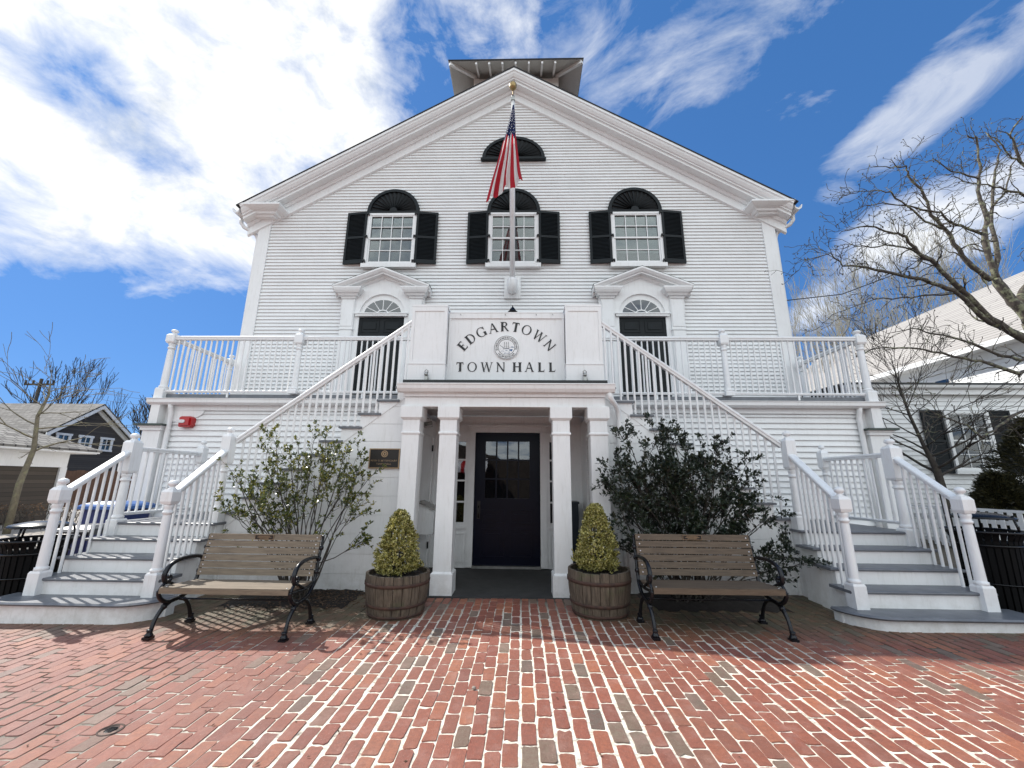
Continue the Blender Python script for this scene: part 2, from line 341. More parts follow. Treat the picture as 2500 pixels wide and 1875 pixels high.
st = mth('MAXIMUM', st, mth('MULTIPLY', streak(vd(1480, 215), vd(1560, 150)-vd(1400, 250), .13, .09), .9))
st = mth('MAXIMUM', st, mth('MULTIPLY', streak(vd(1280, 70), vd(1400, 60)-vd(1100, 60), .28, .10), .75))
st = mth('MAXIMUM', st, mth('MULTIPLY', streak(vd(1880, 400), vd(2000, 300)-vd(1780, 480), .25, .12), .38))
t_ = (vd(1950, 20)-vd(1560, 260)).normalized(); c_ = vd(1800, 200); n_2 = c_.cross(t_).normalized()
def dotn(vv):
    n = N(nt, 'ShaderNodeVectorMath', operation='DOT_PRODUCT'); L(nt, dv, n.inputs[0]); n.inputs[1].default_value = vv; return n.outputs['Value']
cs = N(nt, 'ShaderNodeCombineXYZ'); L(nt, mth('MULTIPLY', dotn(t_), 1.0), cs.inputs[0]); L(nt, mth('MULTIPLY', dotn(n_2), 2.0), cs.inputs[1]); cs.inputs[2].default_value = 3.3
nB = noise(nt, cs.outputs[0], 4.2, 12, .62, .6)
dB = mth('MULTIPLY', dens_(st, nB, 4.2, 1.35, -.2), .5)
st2 = mth('MAXIMUM', streak(vd(2230, 560), vd(2400, 480)-vd(2080, 620), .2, .085), mth('MULTIPLY', streak(vd(1990, 740), vd(2060, 700)-vd(1920, 780), .12, .06), .8))
st2 = mth('MAXIMUM', st2, mth('MULTIPLY', streak(vd(130, 560), vd(400, 470)-vd(0, 420), .3, .07), .75))
st2 = mth('MAXIMUM', st2, mth('MULTIPLY', streak(vd(600, 620), vd(700, 620)-vd(500, 620), .16, .05), .7))
dC = mth('MULTIPLY', dens_(st2, nE, 4.5, 1.6, -.1), .85)
# unseen bright cloud cover added behind the camera to fill the shaded front
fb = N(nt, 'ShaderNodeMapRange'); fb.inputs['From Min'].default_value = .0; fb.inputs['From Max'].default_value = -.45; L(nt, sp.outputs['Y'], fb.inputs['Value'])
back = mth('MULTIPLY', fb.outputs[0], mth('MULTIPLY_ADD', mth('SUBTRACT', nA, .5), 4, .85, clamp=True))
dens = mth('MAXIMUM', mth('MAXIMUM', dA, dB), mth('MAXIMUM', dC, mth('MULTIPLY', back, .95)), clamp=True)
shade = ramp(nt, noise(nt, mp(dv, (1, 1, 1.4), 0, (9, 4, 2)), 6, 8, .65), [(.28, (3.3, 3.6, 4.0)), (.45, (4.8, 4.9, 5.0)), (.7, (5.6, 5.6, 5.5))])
shade = mixc(nt, fb.outputs[0], shade, (8.2, 8.75, 8.85))  # added cloud cover made brighter than the clouds in view, as fill light
sc_ = N(nt, 'ShaderNodeSeparateColor'); L(nt, sky.outputs[0], sc_.inputs[0]); cc_ = N(nt, 'ShaderNodeCombineColor')
for i_, (k_, g_) in enumerate(((.216, .60), (.419, .494), (.795, .48))):
    L(nt, mth('MULTIPLY', mth('POWER', mth('DIVIDE', sc_.outputs[i_], 6.86), g_), k_*4.6), cc_.inputs[i_])
skyc = cc_.outputs[0]
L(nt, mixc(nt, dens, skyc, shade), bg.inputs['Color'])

sl = bpy.data.lights.new('sun', 'SUN'); sl.energy = 4.2; sl.angle = R(.55); sl.color = (1, .955, .89)
so = bpy.data.objects.new('sun', sl); COL.objects.link(so); so.rotation_euler = SUN.to_track_quat('Z', 'Y').to_euler()

cam = bpy.data.cameras.new('camera'); co = bpy.data.objects.new('camera', cam); COL.objects.link(co); S.camera = co
cam.sensor_width = 36; cam.lens = 36*1000/2500; cam.clip_start = .05; cam.clip_end = 1500
def camdir(x, v, f):
    p, yw, rl = .2337351, -.0248554, .00985580
    c, s = cos(rl), sin(rl); x, v = c*x-s*v, s*x+c*v
    Y = f*cos(p)-v*sin(p); Z = f*sin(p)+v*cos(p)
    c, s = cos(yw), sin(yw); x, Y = c*x+s*Y, -s*x+c*Y
    return Vector((x, Y, Z))
rt, upv, fw = camdir(1, 0, 0), camdir(0, 1, 0), camdir(0, 0, 1)
co.matrix_world = Matrix(((rt.x, upv.x, -fw.x, .24), (rt.y, upv.y, -fw.y, 0), (rt.z, upv.z, -fw.z, 1.38), (0, 0, 0, 1)))
S.view_settings.view_transform = 'Standard'; S.view_settings.look = 'None'; S.view_settings.exposure = .53; S.view_settings.gamma = 1
S.render.engine = 'CYCLES'; S.render.resolution_x = 1024; S.render.resolution_y = 768
S.cycles.max_bounces = 6; S.cycles.transparent_max_bounces = 12

# ------------------------------------------------------------------ ground
def ground():
    mb = MB(); xs = [-260, -60, -5, 5, 60, 260]; ys = [-120, -20, 0, 12, 40, 400]
    for i in range(5):
        for j in range(5):
            q = [(xs[i], ys[j]), (xs[i+1], ys[j]), (xs[i+1], ys[j+1]), (xs[i], ys[j+1])]
            mb.add([(x, y, g(x)-.035) for x, y in q], [(0, 1, 2, 3)])
    mb.build('ground', M['earth'], kind='structure')
    mb = MB()
    for a, b in ((-22, -9.2), (9.2, 14)): mb.add([(x, y, g(x)-.02) for x, y in ((a, -14), (b, -14), (b, 8.6), (a, 8.6))], [(0, 1, 2, 3)])
    mb.add([(x, y, g(x)-.02) for x, y in ((-9.2, -14), (9.2, -14), (9.2, .9), (-9.2, .9))], [(0, 1, 2, 3)])
    mb.add([(x, y, g(x)-.02) for x, y in ((-9.2, 6.2), (-6.45, 6.2), (-6.45, 8.6), (-9.2, 8.6))], [(0, 1, 2, 3)])
    mb.build('pavement', M['farbrick'], kind='structure')
    mb = MB(); mb.add([(x, y, g(x)-.012) for x, y in ((-22, 8.6), (-6.45, 8.6), (-6.45, 22), (-22, 22))], [(0, 1, 2, 3)])
    mb.build('path', M['gravel'], kind='structure')
    # mortar bed and clay pavers
    mb = MB(); xs = [-9.2+i*.46 for i in range(41)]; ys = [.9+i*.265 for i in range(21)]
    for i in range(40):
        for j in range(20):
            mb.add([(x, y, g(x)-.0036) for x, y in ((xs[i], ys[j]), (xs[i+1], ys[j]), (xs[i+1], ys[j+1]), (xs[i], ys[j+1]))], [(0, 1, 2, 3)])
    mb.build('mortar_bed', M['mortar'], kind='structure')
    rn = random.Random(3); mb = MB(); col = []
    pw, pl = .0965, .212; ncol = int(18.4/pw)
    off = 0
    for i in range(ncol):
        x0 = -9.2+i*pw+.02*sin(i*.37); off = (off+.5+rn.uniform(-.16, .16)) % 1
        if rn.random() < .06: off = rn.random()
        y = .9-off*pl
        wig = rn.uniform(-.003, .003)
        while y < 6.2:
            ln = pl*rn.uniform(.955, 1.045)
            cx, cy = x0+pw/2+wig+rn.uniform(-.002, .002), y+ln/2
            y += ln
            if cy > 5.62 and abs(cx) < 6.4: continue
            jw = rn.uniform(.0055, .0075) if cx > -1.2 else rn.uniform(.0025, .005)
            hx, hy = pw/2-jw+rn.uniform(-.002, .0012), ln/2-max(jw, .0045)-.0012+rn.uniform(-.002, .0015)
            a = rn.gauss(0, .012); ca, sa = cos(a), sin(a); dz = max(-.0015, rn.gauss(0, .0011)); tx, ty = max(-.014, min(.014, rn.gauss(0, .009))), max(-.008, min(.008, rn.gauss(0, .005)))
            worn = rn.random() < .10
            out = []
            r_ = rn.uniform(.005, .012)
            base = [(-hx+r_, -hy), (0, -hy), (hx-r_, -hy), (hx, -hy+r_), (hx, 0), (hx, hy-r_), (hx-r_, hy), (0, hy), (-hx+r_, hy), (-hx, hy-r_), (-hx, 0), (-hx, -hy+r_)]
            k = rn.randrange(12) if worn else -1
            for q, (u, v) in enumerate(base):
                u += rn.gauss(0, .0021); v += rn.gauss(0, .0026)
                if q == k: u *= .72; v *= .84
                out.append((u, v))
            top = []; low = []
            for u, v in out:
                X = cx+ca*u-sa*v; Y = cy+sa*u+ca*v; z = g(X)+dz+u*tx+v*ty
                X2 = cx+(ca*u-sa*v)*.965+rn.gauss(0, .0008); Y2 = cy+(sa*u+ca*v)*.985+rn.gauss(0, .0008)
                low.append((X, Y, z-.0035)); top.append((X2, Y2, z))
            bs = [(x, yy, g(x)-.03) for x, yy, _ in low]
            b = len(mb.v); mb.v += bs+low+top
            fs = [tuple(b+24+i_ for i_ in range(12))]
            for lv in (0, 12):
                fs += [(b+lv+i_, b+lv+(i_+1) % 12, b+lv+12+(i_+1) % 12, b+lv+12+i_) for i_ in range(12)]
            mb.f += fs; mb.m += [0]*len(fs); mb.smooth += [False]*len(fs)
            c = rn.random()
            col += [c]*36
    o = mb.build('brick_paving', M['paver'], kind='structure', fix=False)
    at = o.data.attributes.new('rnd', 'FLOAT', 'POINT'); at.data.foreach_set('value', col)
    print('pavers', len(col)//36)
ground()

# ------------------------------------------------------------------ town hall
WY = 8.90     # plane of the main front wall
def clap(mb, y, z0, z1, ex, xr, t=.023, seed=1):
    """lapped boards; xr(z) gives the list of (x0,x1) spans at a height"""
    rn = random.Random(seed); z = z0
    while z < z1-1e-6:
        zt = min(z+ex, z1)
        for (a0, a1), (b0, b1) in zip(xr(z), xr(zt)):
            tt = t*rn.uniform(.85, 1.12)
            mb.add([(a0, y-tt, z), (a1, y-tt, z), (b1, y+.010, zt+.004), (b0, y+.010, zt+.004), (a0, y+.012, z), (a1, y+.012, z)], [(0, 1, 2, 3), (5, 1, 0, 4)])
        z = zt
hall = thing('town_hall', 'large white clapboard town hall with gabled roof, dark shutters and raised balcony', 'building', (0, 8.9, 0))
AP, SL = 11.86, .6135       # apex of rake at the front plane, slope
def roofz(x): return AP-SL*abs(x)
mb = MB()
mb.prism([(-6.28, 0), (6.28, 0), (6.28, 7.75), (0, roofz(0)-.12), (-6.28, 7.75)], WY+.02, 24)
mb.cur = 1
def span(z):
    if z < 7.62: return [(-6.02, 6.02)]
    h = min(6.02, max(0.02, (11.55-z)/SL+.02)); return [(-h, h)]
clap(mb, WY, 2.85, 11.5, .0875, span)
mb.build('wall', [W, M['white_h']], hall, fix=False)
for s in (-1, 1):
    mb = MB(); mb.box(s*6.02, s*6.31, WY-.035, WY+.25, 2.8, 7.62); mb.box(s*6.30, s*6.26, WY-.02, WY+.6, 2.8, 7.62); mb.build('corner_board', W, hall)
# ground floor block below the balcony
mb = MB(); mb.box(-6.40, 6.40, 7.19, WY-.03, -.1, 2.82); mb.cur = 1
def span2(z): return [(-6.12, -1.42), (1.42, 6.12)]
clap(mb, 7.17, -.05, 2.57, .0985, span2, seed=2); mb.cur = 0
for s in (-1, 1): mb.box(s*1.42, s*6.12, 7.135, 7.168, 2.57, 2.70)
mb.build('lower_wall', [W, M['white_h']], hall, fix=False)
for s in (-1,):      # quarter-round brackets at the ends of the frieze
    mb = MB(); pts = [(s*6.08, 2.57), (s*6.08, 2.36)]+[(s*(6.08-.62*sin(a)), 2.36+.205*(1-cos(a))) for a in [i*pi/2/8 for i in range(9)]]
    mb.prism(pts, 7.138, 7.167); mb.build('bracket', W, hall)
# roof
mb = MB()
for s in (-1, 1):
    x1 = 6.66
    p = [(0, AP+.004), (s*x1, roofz(x1)+.004), (s*x1, roofz(x1)+.03), (0, AP+.034)]
    mb.prism(p, 8.435, 24.2)
mb.build('roof', M['roofdk'], hall)
prof = [(8.45, 0), (8.45, -.07), (8.475, -.085), (8.49, -.13), (8.53, -.19), (8.56, -.205), (8.56, -.235), (8.60, -.24), (8.60, -.31), (8.775, -.31), (8.775, -.345), (8.80, -.39), (8.835, -.40), (8.835, -.60), (8.875, -.615), (8.90, -.615), (8.9, 0)]
for s in (-1, 1):
    mb = MB(); rings = []
    for x in (0, 6.56):
        rings.append([(s*x, y, roofz(x)+dz-.002) for y, dz in prof])
    mb.loft(rings); mb.build('rake_cornice', W, hall)
for s in (-1, 1):
    mb = MB(); rings = []
    for z, xa, xb, y in ((7.54, 6.03, 6.29, 8.865), (7.60, 6.03, 6.29, 8.86), (7.605, 5.99, 6.33, 8.83), (7.65, 5.97, 6.35, 8.81), (7.655, 5.87, 6.43, 8.69), (7.69, 5.86, 6.44, 8.68), (7.695, 5.80, 6.48, 8.62), (7.74, 5.77, 6.50, 8.60), (7.76, 5.69, 6.55, 8.53), (7.79, 5.64, 6.59, 8.48), (7.82, 5.60, 6.60, 8.44), (7.86, 5.60, 6.60, 8.44), (7.90, 5.63, 6.58, 8.50)):
        rings.append([(s*xa, y, z), (s*xb, y, z), (s*xb, WY, z), (s*xa, WY, z)])
    mb.loft(rings); mb.box(s*6.30, s*6.62, WY, 24, 7.68, 7.72); mb.box(s*6.30, s*6.36, WY, 24, 7.45, 7.68)
    mb.build('cornice_return', W, hall)
    mb = MB(); gp = [(6.62, 7.76), (6.63, 7.67), (6.70, 7.635), (6.77, 7.68), (6.80, 7.77), (6.78, 7.775), (6.75, 7.71), (6.70, 7.68), (6.65, 7.70)]
    mb.prism([(s*a, b) for a, b in gp], 8.52, 24); mb.build('gutter', W, hall)
    mb = MB(); mb.tube([(s*6.70, 8.75, 7.64), (s*6.70, 8.76, 7.52), (s*6.64, 8.80, 7.43), (s*6.50, 8.9, 7.37), (s*6.42, 8.98, 7.31), (s*6.38, 9.0, 7.18), (s*6.37, 9.0, 5), (s*6.37, 9.0, 2.9)], .045, 8)
    mb.build('downspout', W, hall)
# gable fan vent
def fan_louver(name, cx, z0, hw, hh, y, parent, sill=True, n=15, rim=.085):
    mb = MB(); k = 28
    out = [(cx+hw*cos(pi*i/k), z0+hh*sin(pi*i/k)) for i in range(k+1)]
    inn = [(cx+(hw-rim)*cos(pi*i/k), z0+.03+(hh-rim-.02)*sin(pi*i/k)) for i in range(k+1)]
    for i in range(k):
        mb.prism([out[i], out[i+1], inn[i+1], inn[i]], y-.06, y)
    mb.box(cx-hw, cx+hw, y-.061, y, z0-.02, z0+.035)
    if sill: mb.box(cx-hw-.03, cx+hw+.03, y-.10, y, z0-.06, z0-.02)
    f = mb.build(name, M['shutter'], parent)
    mb = MB(); mb.prism(out, y-.012, y-.004); mb.build('backing', M['dark'], f); mb = MB()
    for i in range(n):
        a = pi*(i+.5)/n; da = pi/n*.30
        r0 = .16; pts = []
        for rr, aa in ((r0, a-da), (.97, a-da), (.97, a+da), (r0, a+da)):
            pts.append((cx+(hw-rim)*rr*cos(aa), z0+.03+(hh-rim-.02)*rr*sin(aa)))
        b = [(pts[0][0], y-.016, pts[0][1]), (pts[1][0], y-.016, pts[1][1]), (pts[2][0], y-.05, pts[2][1]), (pts[3][0], y-.05, pts[3][1])]
        mb.add(b+[(q[0], y-.012, q[2]) for q in b], [(0, 1, 2, 3), (3, 2, 6, 7), (1, 5, 6, 2)])
    kk = 12
    mb.prism([(cx+.17*(hw-rim)*cos(pi*i/kk), z0+.03+.17*(hh)*sin(pi*i/kk)) for i in range(kk+1)], y-.056, y-.02)
    mb.build('fan_louver', M['shutter'], f)
    return f
fan_louver('gable_vent', 0, 9.40, .80, .66, WY-.034, hall, n=17)
# upper windows with arched louvers and shutters
def sash_window(cx, hw, z0, z1, y, cols, parent, blind=0.0, back='roomgray', rows=4):
    mb = MB(); c = .055
    mb.box(cx-hw-.02, cx-hw+c, y-.075, y, z0, z1); mb.box(cx+hw-c, cx+hw+.02, y-.075, y, z0, z1); mb.box(cx-hw+c, cx+hw-c, y-.075, y, z1-c, z1)
    mb.box(cx-hw+c, cx+hw-c, y-.07, y, z0, z0+.035)
    w_ = mb.build('window', W, parent)
    mb = MB(); mb.box(cx-hw-.06, cx+hw+.06, y-.105, y, z0-.10, z0); mb.build('sill', W, w_)
    zi0, zi1 = z0+.035, z1-c; zm = (zi0+zi1)/2; xa, xb = cx-hw+c, cx+hw-c
    mb = MB(); s = .035; mt = .017
    for (a, b, yy) in ((zi0, zm+.015, y-.045), (zm-.015, zi1, y-.062)):
        mb.box(xa, xa+s, yy, yy+.028, a, b); mb.box(xb-s, xb, yy, yy+.028, a, b)
        mb.box(xa+s, xb-s, yy, yy+.028, a, a+.04); mb.box(xa+s, xb-s, yy, yy+.028, b-.03, b)
        for i in range(1, cols): x = xa+s+(xb-xa-2*s)*i/cols; mb.box(x-mt/2, x+mt/2, yy+.004, yy+.026, a+.04, b-.03)
        nr = rows//2
        for j in range(1, nr):
            z = a+.04+(b-a-.07)*j/nr; xs = [xa+s]+[xa+s+(xb-xa-2*s)*i/cols for i in range(1, cols)]+[xb-s]
            for i in range(cols): mb.box(xs[i]+mt/2, xs[i+1]-mt/2, yy+.004, yy+.026, z-mt/2, z+mt/2)
    mb.build('sash', W, w_)
    mb = MB(); mb.box(xa, xb, y-.024, y-.022, zi0, zi1); mb.build('pane', M['glass'], w_)
    mb = MB(); mb.box(xa, xb, y-.004, y-.001, zi0, zi1); mb.build('room', M[back], w_)
    if blind:
        mb = MB(); zt = zi1; n = int((zi1-zi0)*blind/.028)
        for i in range(n): mb.box(xa+.005, xb-.005, y-.012-(i % 2)*.002, y-.008, zt-.028*(i+1)+.004, zt-.028*i)
        mb.build('blind', M['shingle_white_blind'], w_)
    return w_
def shutter(cx, s, parent, z0=6.43, z1=7.83, w_=.52, hx=.61, y=WY, mat='shutter'):
    """leaf hinged at the window jamb, standing a little off the wall at the hinge side"""
    a = R(7)*1.0
    def P(u, v, z):  # u from hinge outwards, v thickness out of wall
        return (cx+s*(hx+u*cos(a)), y-.10+u*sin(a)*.9-v, z)
    def bx(mb, u0, u1, v0, v1, za, zb):
        mb.add([P(u0, v0, za), P(u1, v0, za), P(u1, v1, za), P(u0, v1, za), P(u0, v0, zb), P(u1, v0, zb), P(u1, v1, zb), P(u0, v1, zb)],
               [(0, 3, 2, 1), (4, 5, 6, 7), (0, 1, 5, 4), (1, 2, 6, 5), (2, 3, 7, 6), (3, 0, 4, 7)])
    mb = MB(); st = .055; zm = z0+(z1-z0)*.5
    bx(mb, 0, st, 0, .035, z0, z1); bx(mb, w_-st, w_, 0, .035, z0, z1)
    bx(mb, st, w_-st, 0, .035, z1-.06, z1); bx(mb, st, w_-st, 0, .035, z0, z0+.10); bx(mb, st, w_-st, 0, .035, zm-.03, zm+.03)
    bx(mb, st, w_-st, .002, .006, z0+.1, z1-.06)
    o = mb.build('shutter', M[mat], parent)
    mb = MB()
    for za, zb in ((z0+.1, zm-.03), (zm+.03, z1-.06)):
        n = int((zb-za)/.034); h = (zb-za)/n
        for i in range(n):
            z = za+i*h
            p = [P(st, .030, z), P(w_-st, .030, z), P(w_-st, .009, z+h*.95), P(st, .009, z+h*.95), P(st, .024, z-.004), P(w_-st, .024, z-.004)]
            mb.add(p, [(0, 1, 2, 3), (5, 1, 0, 4)])
    mb.build('louver', M[mat], o)
    mb = MB()
    for z in (z0+.06, zm+.02, z1-.06): bx(mb, -.045, .02, .02, .05, z-.02, z+.02); bx(mb, -.05, -.03, .01, .05, z-.045, z)
    mb.build('hinge', M['black'], o)
for cx, bl in ((-2.965, .16), (.02, .2), (2.985, .82)):
    wn = sash_window(cx, .60, 6.42, 7.80, WY-.034, 4, hall, bl)
    fan_louver('arch_louver', cx, 7.84, .655, .66, WY-.034, hall, sill=False)
    for s in (-1, 1): shutter(cx, s, hall)
# upper doorways
def doorway(cx):
    y = WY-.034
    mb = MB()
    # tympanum with an arched opening
    k = 20; hw = .53; zs = 5.14; arc = [(cx+hw*cos(pi*i/k), zs+.50*sin(pi*i/k)) for i in range(k+1)]
    outer = [(cx+1.0, zs), (cx+1.0, 5.62), (cx, 6.10), (cx-1.0, 5.62), (cx-1.0, zs)]
    def top(x): return 6.10-.48*abs(x-cx)
    for i in range(k):
        a, b = arc[i], arc[i+1]; mb.prism([a, (a[0], top(a[0])), (b[0], top(b[0])), b], y-.06, y)
    for s in (-1, 1): mb.prism([(cx+s*hw, zs), (cx+s*.98, zs), (cx+s*.98, top(cx+s*.98)), (cx+s*hw, top(cx+s*hw))], y-.0595, y)
    for s in (-1, 1):
        mb.box(cx+s*.53, cx+s*.64, y-.05, y, 2.86, zs)
    mb.cur = 0
    o = mb.build('door_case', W, hall)
    for s in (-1, 1):
        mb = MB(); mb.box(cx+s*.64, cx+s*.94, y-.10, y, 2.86, 5.50); mb.box(cx+s*.66, cx+s*.92, y-.115, y-.10, 4.82, 5.44); mb.box(cx+s*.66, cx+s*.92, y-.115, y-.10, 2.9, 4.72); mb.box(cx+s*.625, cx+s*.955, y-.125, y, 4.73, 4.77)
        mb.build('pilaster', W, o)
        mb = MB(); rings = []
        for z, a, b, d in ((5.50, .63, .96, .13), (5.545, .62, .97, .14), (5.55, .58, 1.0, .18), (5.60, .55, 1.03, .21), (5.605, .52, 1.05, .24), (5.65, .49, 1.08, .27), (5.70, .46, 1.10, .29), (5.73, .46, 1.10, .29)):
            rings.append([(cx+s*a, y-d, z), (cx+s*b, y-d, z), (cx+s*b, y, z), (cx+s*a, y, z)])
        mb.loft(rings); mb.build('cornice_return', W, o)
        mb = MB(); pr = [(-.30, .06), (-.30, .02), (-.26, -.03), (-.22, -.05), (-.22, -.075), (-.11, -.075), (-.09, -.12), (-.07, -.14), (0, -.14), (0, .06)]
        rr = [[(cx+s*x, y+a, 6.16-.405*x+b) for a, b in pr] for x in (0, 1.12)]
        mb.loft(rr); mb.build('pediment', W, o)
        mb = MB(); mb.prism([(cx, 6.222), (cx+s*1.13, 5.7645), (cx+s*1.13, 5.771), (cx, 6.229)], y-.303, y); mb.build('flashing', M['copper'], o)
    mb = MB(); mb.box(cx-.60, cx+.60, y-.11, y, 5.07, 5.14); mb.box(cx-.62, cx+.62, y-.13, y, 5.12, 5.145); mb.build('transom', W, o)
    # fanlight
    fr = .44; mb = MB()
    for i in range(k):
        a, b = pi*i/k, pi*(i+1)/k
        mb.prism([(cx+fr*cos(a), zs+.37*sin(a)), (cx+hw*cos(a), zs+.50*sin(a)), (cx+hw*cos(b), zs+.50*sin(b)), (cx+fr*cos(b), zs+.37*sin(b))], y-.012, y)
        mb.prism([(cx+.13*cos(a), zs+.10*sin(a)), (cx+.155*cos(a), zs+.125*sin(a)), (cx+.155*cos(b), zs+.125*sin(b)), (cx+.13*cos(b), zs+.10*sin(b))], y-.014, y)
    for i in range(1, 6):
        a = pi*i/6; dx, dz = -sin(a)*.008, cos(a)*.008
        p, q = (cx+.155*cos(a), zs+.125*sin(a)), (cx+fr*cos(a), zs+.37*sin(a))
        mb.prism([(p[0]+dx, p[1]+dz), (q[0]+dx, q[1]+dz), (q[0]-dx, q[1]-dz), (p[0]-dx, p[1]-dz)], y-.014, y)
    f = mb.build('fanlight', W, o)
    mb = MB(); mb.prism([(cx+fr*cos(pi*i/k), zs+.37*sin(pi*i/k)) for i in range(k+1)], y-.008, y-.007); mb.build('pane', M['glassdk'], f)
    mb = MB(); mb.prism([(cx+fr*cos(pi*i/k), zs+.37*sin(pi*i/k)) for i in range(k+1)], y-.003, y-.001); mb.build('room', M['dark'], f)
    # panelled double door
    mb = MB(); mb.box(cx-.53, cx+.53, y-.020, y-.001, 2.86, 5.07)
    for s in (-1, 1):
        for za, zb in ((2.86+.2, 3.55), (3.68, 4.62), (4.72, 4.98)):
            x0, x1 = sorted((cx+s*.07, cx+s*.46))
            for q in ((x0-.02, x1+.02, za-.02, za), (x0-.02, x1+.02, zb, zb+.02), (x0-.02, x0, za, zb), (x1, x1+.02, za, zb)): mb.box(q[0], q[1], y-.032, y-.0195, q[2], q[3])
            mb.box(x0+.05, x1-.05, y-.034, y-.0195, za+.05, zb-.05)
    mb.build('door', M['shutter'], o)
    for s in (-1, 1):   # open screen leaf / hinge strap
        pass
for cx in (-3.02, 2.985): doorway(cx)
# cupola
mb = MB()
CF, CB = 11.0, 13.9
mb.box(-1.33, 1.33, CF+.09, CB-.09, 11.2, 14.5)
cup = mb.build('cupola', W, hall)
mb = MB()
for x in (-1.42, 1.24):
    for y in (CF, CB-.18): mb.box(x, x+.18, y, y+.18, 11.2, 14.56)
mb.box(-1.24, 1.24, CF+.02, CF+.10, 14.30, 14.55); mb.box(-1.40, -1.33, CF+.18, CB, 14.30, 14.55); mb.box(1.33, 1.40, CF+.18, CB, 14.30, 14.55)
mb.build('post', W, cup)
E0 = 2.12; yF, yB = CF-.80, CB+.80; zE = 14.30; zR = 15.5; yc = (yF+yB)/2
mb = MB()
for dz, dd in ((0, 0),):
    c = [(-E0, yF, zE), (E0, yF, zE), (E0, yB, zE), (-E0, yB, zE)]; apx = [(-.25, yc, zR), (.25, yc, zR)]
    t = [(x*1.01, yc+(y-yc)*1.01, z+.045) for x, y, z in c]; at = [(x, y, z+.05) for x, y, z in apx]
    mb.add(c+apx+t+at, [(0, 1, 5, 4), (1, 2, 5), (2, 3, 4, 5), (3, 0, 4), (6, 10, 11, 7), (7, 11, 8), (8, 11, 10, 9), (9, 10, 6), (0, 6, 7, 1), (1, 7, 8, 2), (2, 8, 9, 3), (3, 9, 6, 0)])
    mb.m = [1]*4+[0]*8
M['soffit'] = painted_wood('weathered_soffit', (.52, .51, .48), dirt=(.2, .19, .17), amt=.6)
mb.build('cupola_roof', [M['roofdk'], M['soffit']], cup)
sl_ = (zR-zE)/(yc-yF)
def raft(a, b, w_=.06, h=.10):
    mb = MB()
    a, b = Vector(a), Vector(b); d = (b-a).normalized(); sd = d.cross(Vector((0, 0, 1))).normalized()*w_/2; dn = Vector((0, 0, -h))
    e = Vector((0, 0, -.004))
    mb.add([a-sd+e, a+sd+e, a+sd+dn, a-sd+dn, b-sd+e, b+sd+e, b+sd+dn, b-sd+dn], [(0, 1, 2, 3), (7, 6, 5, 4), (0, 4, 5, 1), (1, 5, 6, 2), (2, 6, 7, 3), (3, 7, 4, 0)])
    mb.build('rafter', W, cup)
for x in (-1.25, -.84, -.42, 0, .42, .84, 1.25): raft((x, yF+.03, zE+.01), (x, CF+.05, zE+sl_*(CF+.05-yF)))
for s in (-1, 1):
    raft((s*(E0-.03), yF+.03, zE+.01), (s*1.35, CF+.05, zE+sl_*(CF-yF)), .08, .12)
    sx = (zR-zE)/(E0-.25)
    for y in (11.5, 12.1, 12.7, 13.3): raft((s*(E0-.03), y, zE+.01), (s*1.40, y, zE+sx*(E0-1.40)))

# balcony deck, gutters, corner piers
mb = MB(); mb.box(-6.40, 6.40, 7.12, WY-.02, 2.80, 2.86); mb.build('balcony_deck', M['gray_tread'], hall)
for s in (-1, 1):
    mb = MB(); mb.box(s*1.46, s*6.20, 7.15, 7.17, 2.765, 2.795); mb.build('flashing', M['flash'], hall)
    mb = MB(); gp = [(7.14, 2.765), (7.14, 2.68), (7.09, 2.655), (7.03, 2.66), (6.99, 2.69), (6.985, 2.75), (6.97, 2.755), (6.97, 2.765)]
    mb.prism(gp, s*1.5, s*6.42, 'x'); mb.build('gutter', W, hall)
    mb = MB(); mb.tube([(s*6.03, 7.06, 2.67), (s*6.03, 7.08, 2.60), (s*6.03, 7.11, 2.5), (s*6.03, 7.11, 1.5), (s*6.03, 7.11, .1)], .04, 8); mb.build('downspout', W, hall)
    mb = MB(); mb.box(s*6.12, s*6.44, 7.06, 7.40, 0, 2.20); mb.box(s*6.09, s*6.47, 7.03, 7.45, 2.20, 2.25); mb.box(s*6.07, s*6.50, 7.01, 7.47, 2.25, 2.275)
    mb.box(s*6.20, s*6.36, 7.04, 7.20, 2.31, 2.93)
    p = mb.build('pier', W, hall)
    mb = MB(); mb.box(s*6.04, s*6.55, 6.97, 7.50, 2.276, 2.31); mb.build('pier_cap', M['copper'], p)
# entrance porch
mb = MB()
mb.box(-1.37, 1.37, 5.52, 7.14, 2.50, 2.545); mb.box(-1.37, 1.37, 5.50, 5.56, 2.385, 2.50)
mb.box(-1.40, 1.40, 5.48, 5.60, 2.365, 2.385); mb.box(-1.36, 1.36, 5.515, 5.52, 2.50, 2.55)
mb.box(-1.32, 1.32, 5.56, 5.74, 2.372, 2.50)
mb.box(-1.385, 1.385, 5.47, 5.50, 2.505, 2.56)
porch = mb.build('porch_beam', W, hall)
mb = MB(); gp = [(5.50, 2.67), (5.50, 2.575), (5.455, 2.55), (5.40, 2.56), (5.375, 2.60), (5.365, 2.65), (5.355, 2.655), (5.355, 2.67)]
mb.prism(gp, -1.455, 1.49, 'x'); mb.build('gutter', W, hall)
mb = MB(); mb.box(-1.42, 1.42, 5.51, 6.6, 2.672, 2.75); mb.build('flashing', M['flash'], hall)
mb = MB(); mb.box(-.87, .87, 5.78, 5.95, 2.752, 2.815); mb.build('flashing', M['copper'], hall)
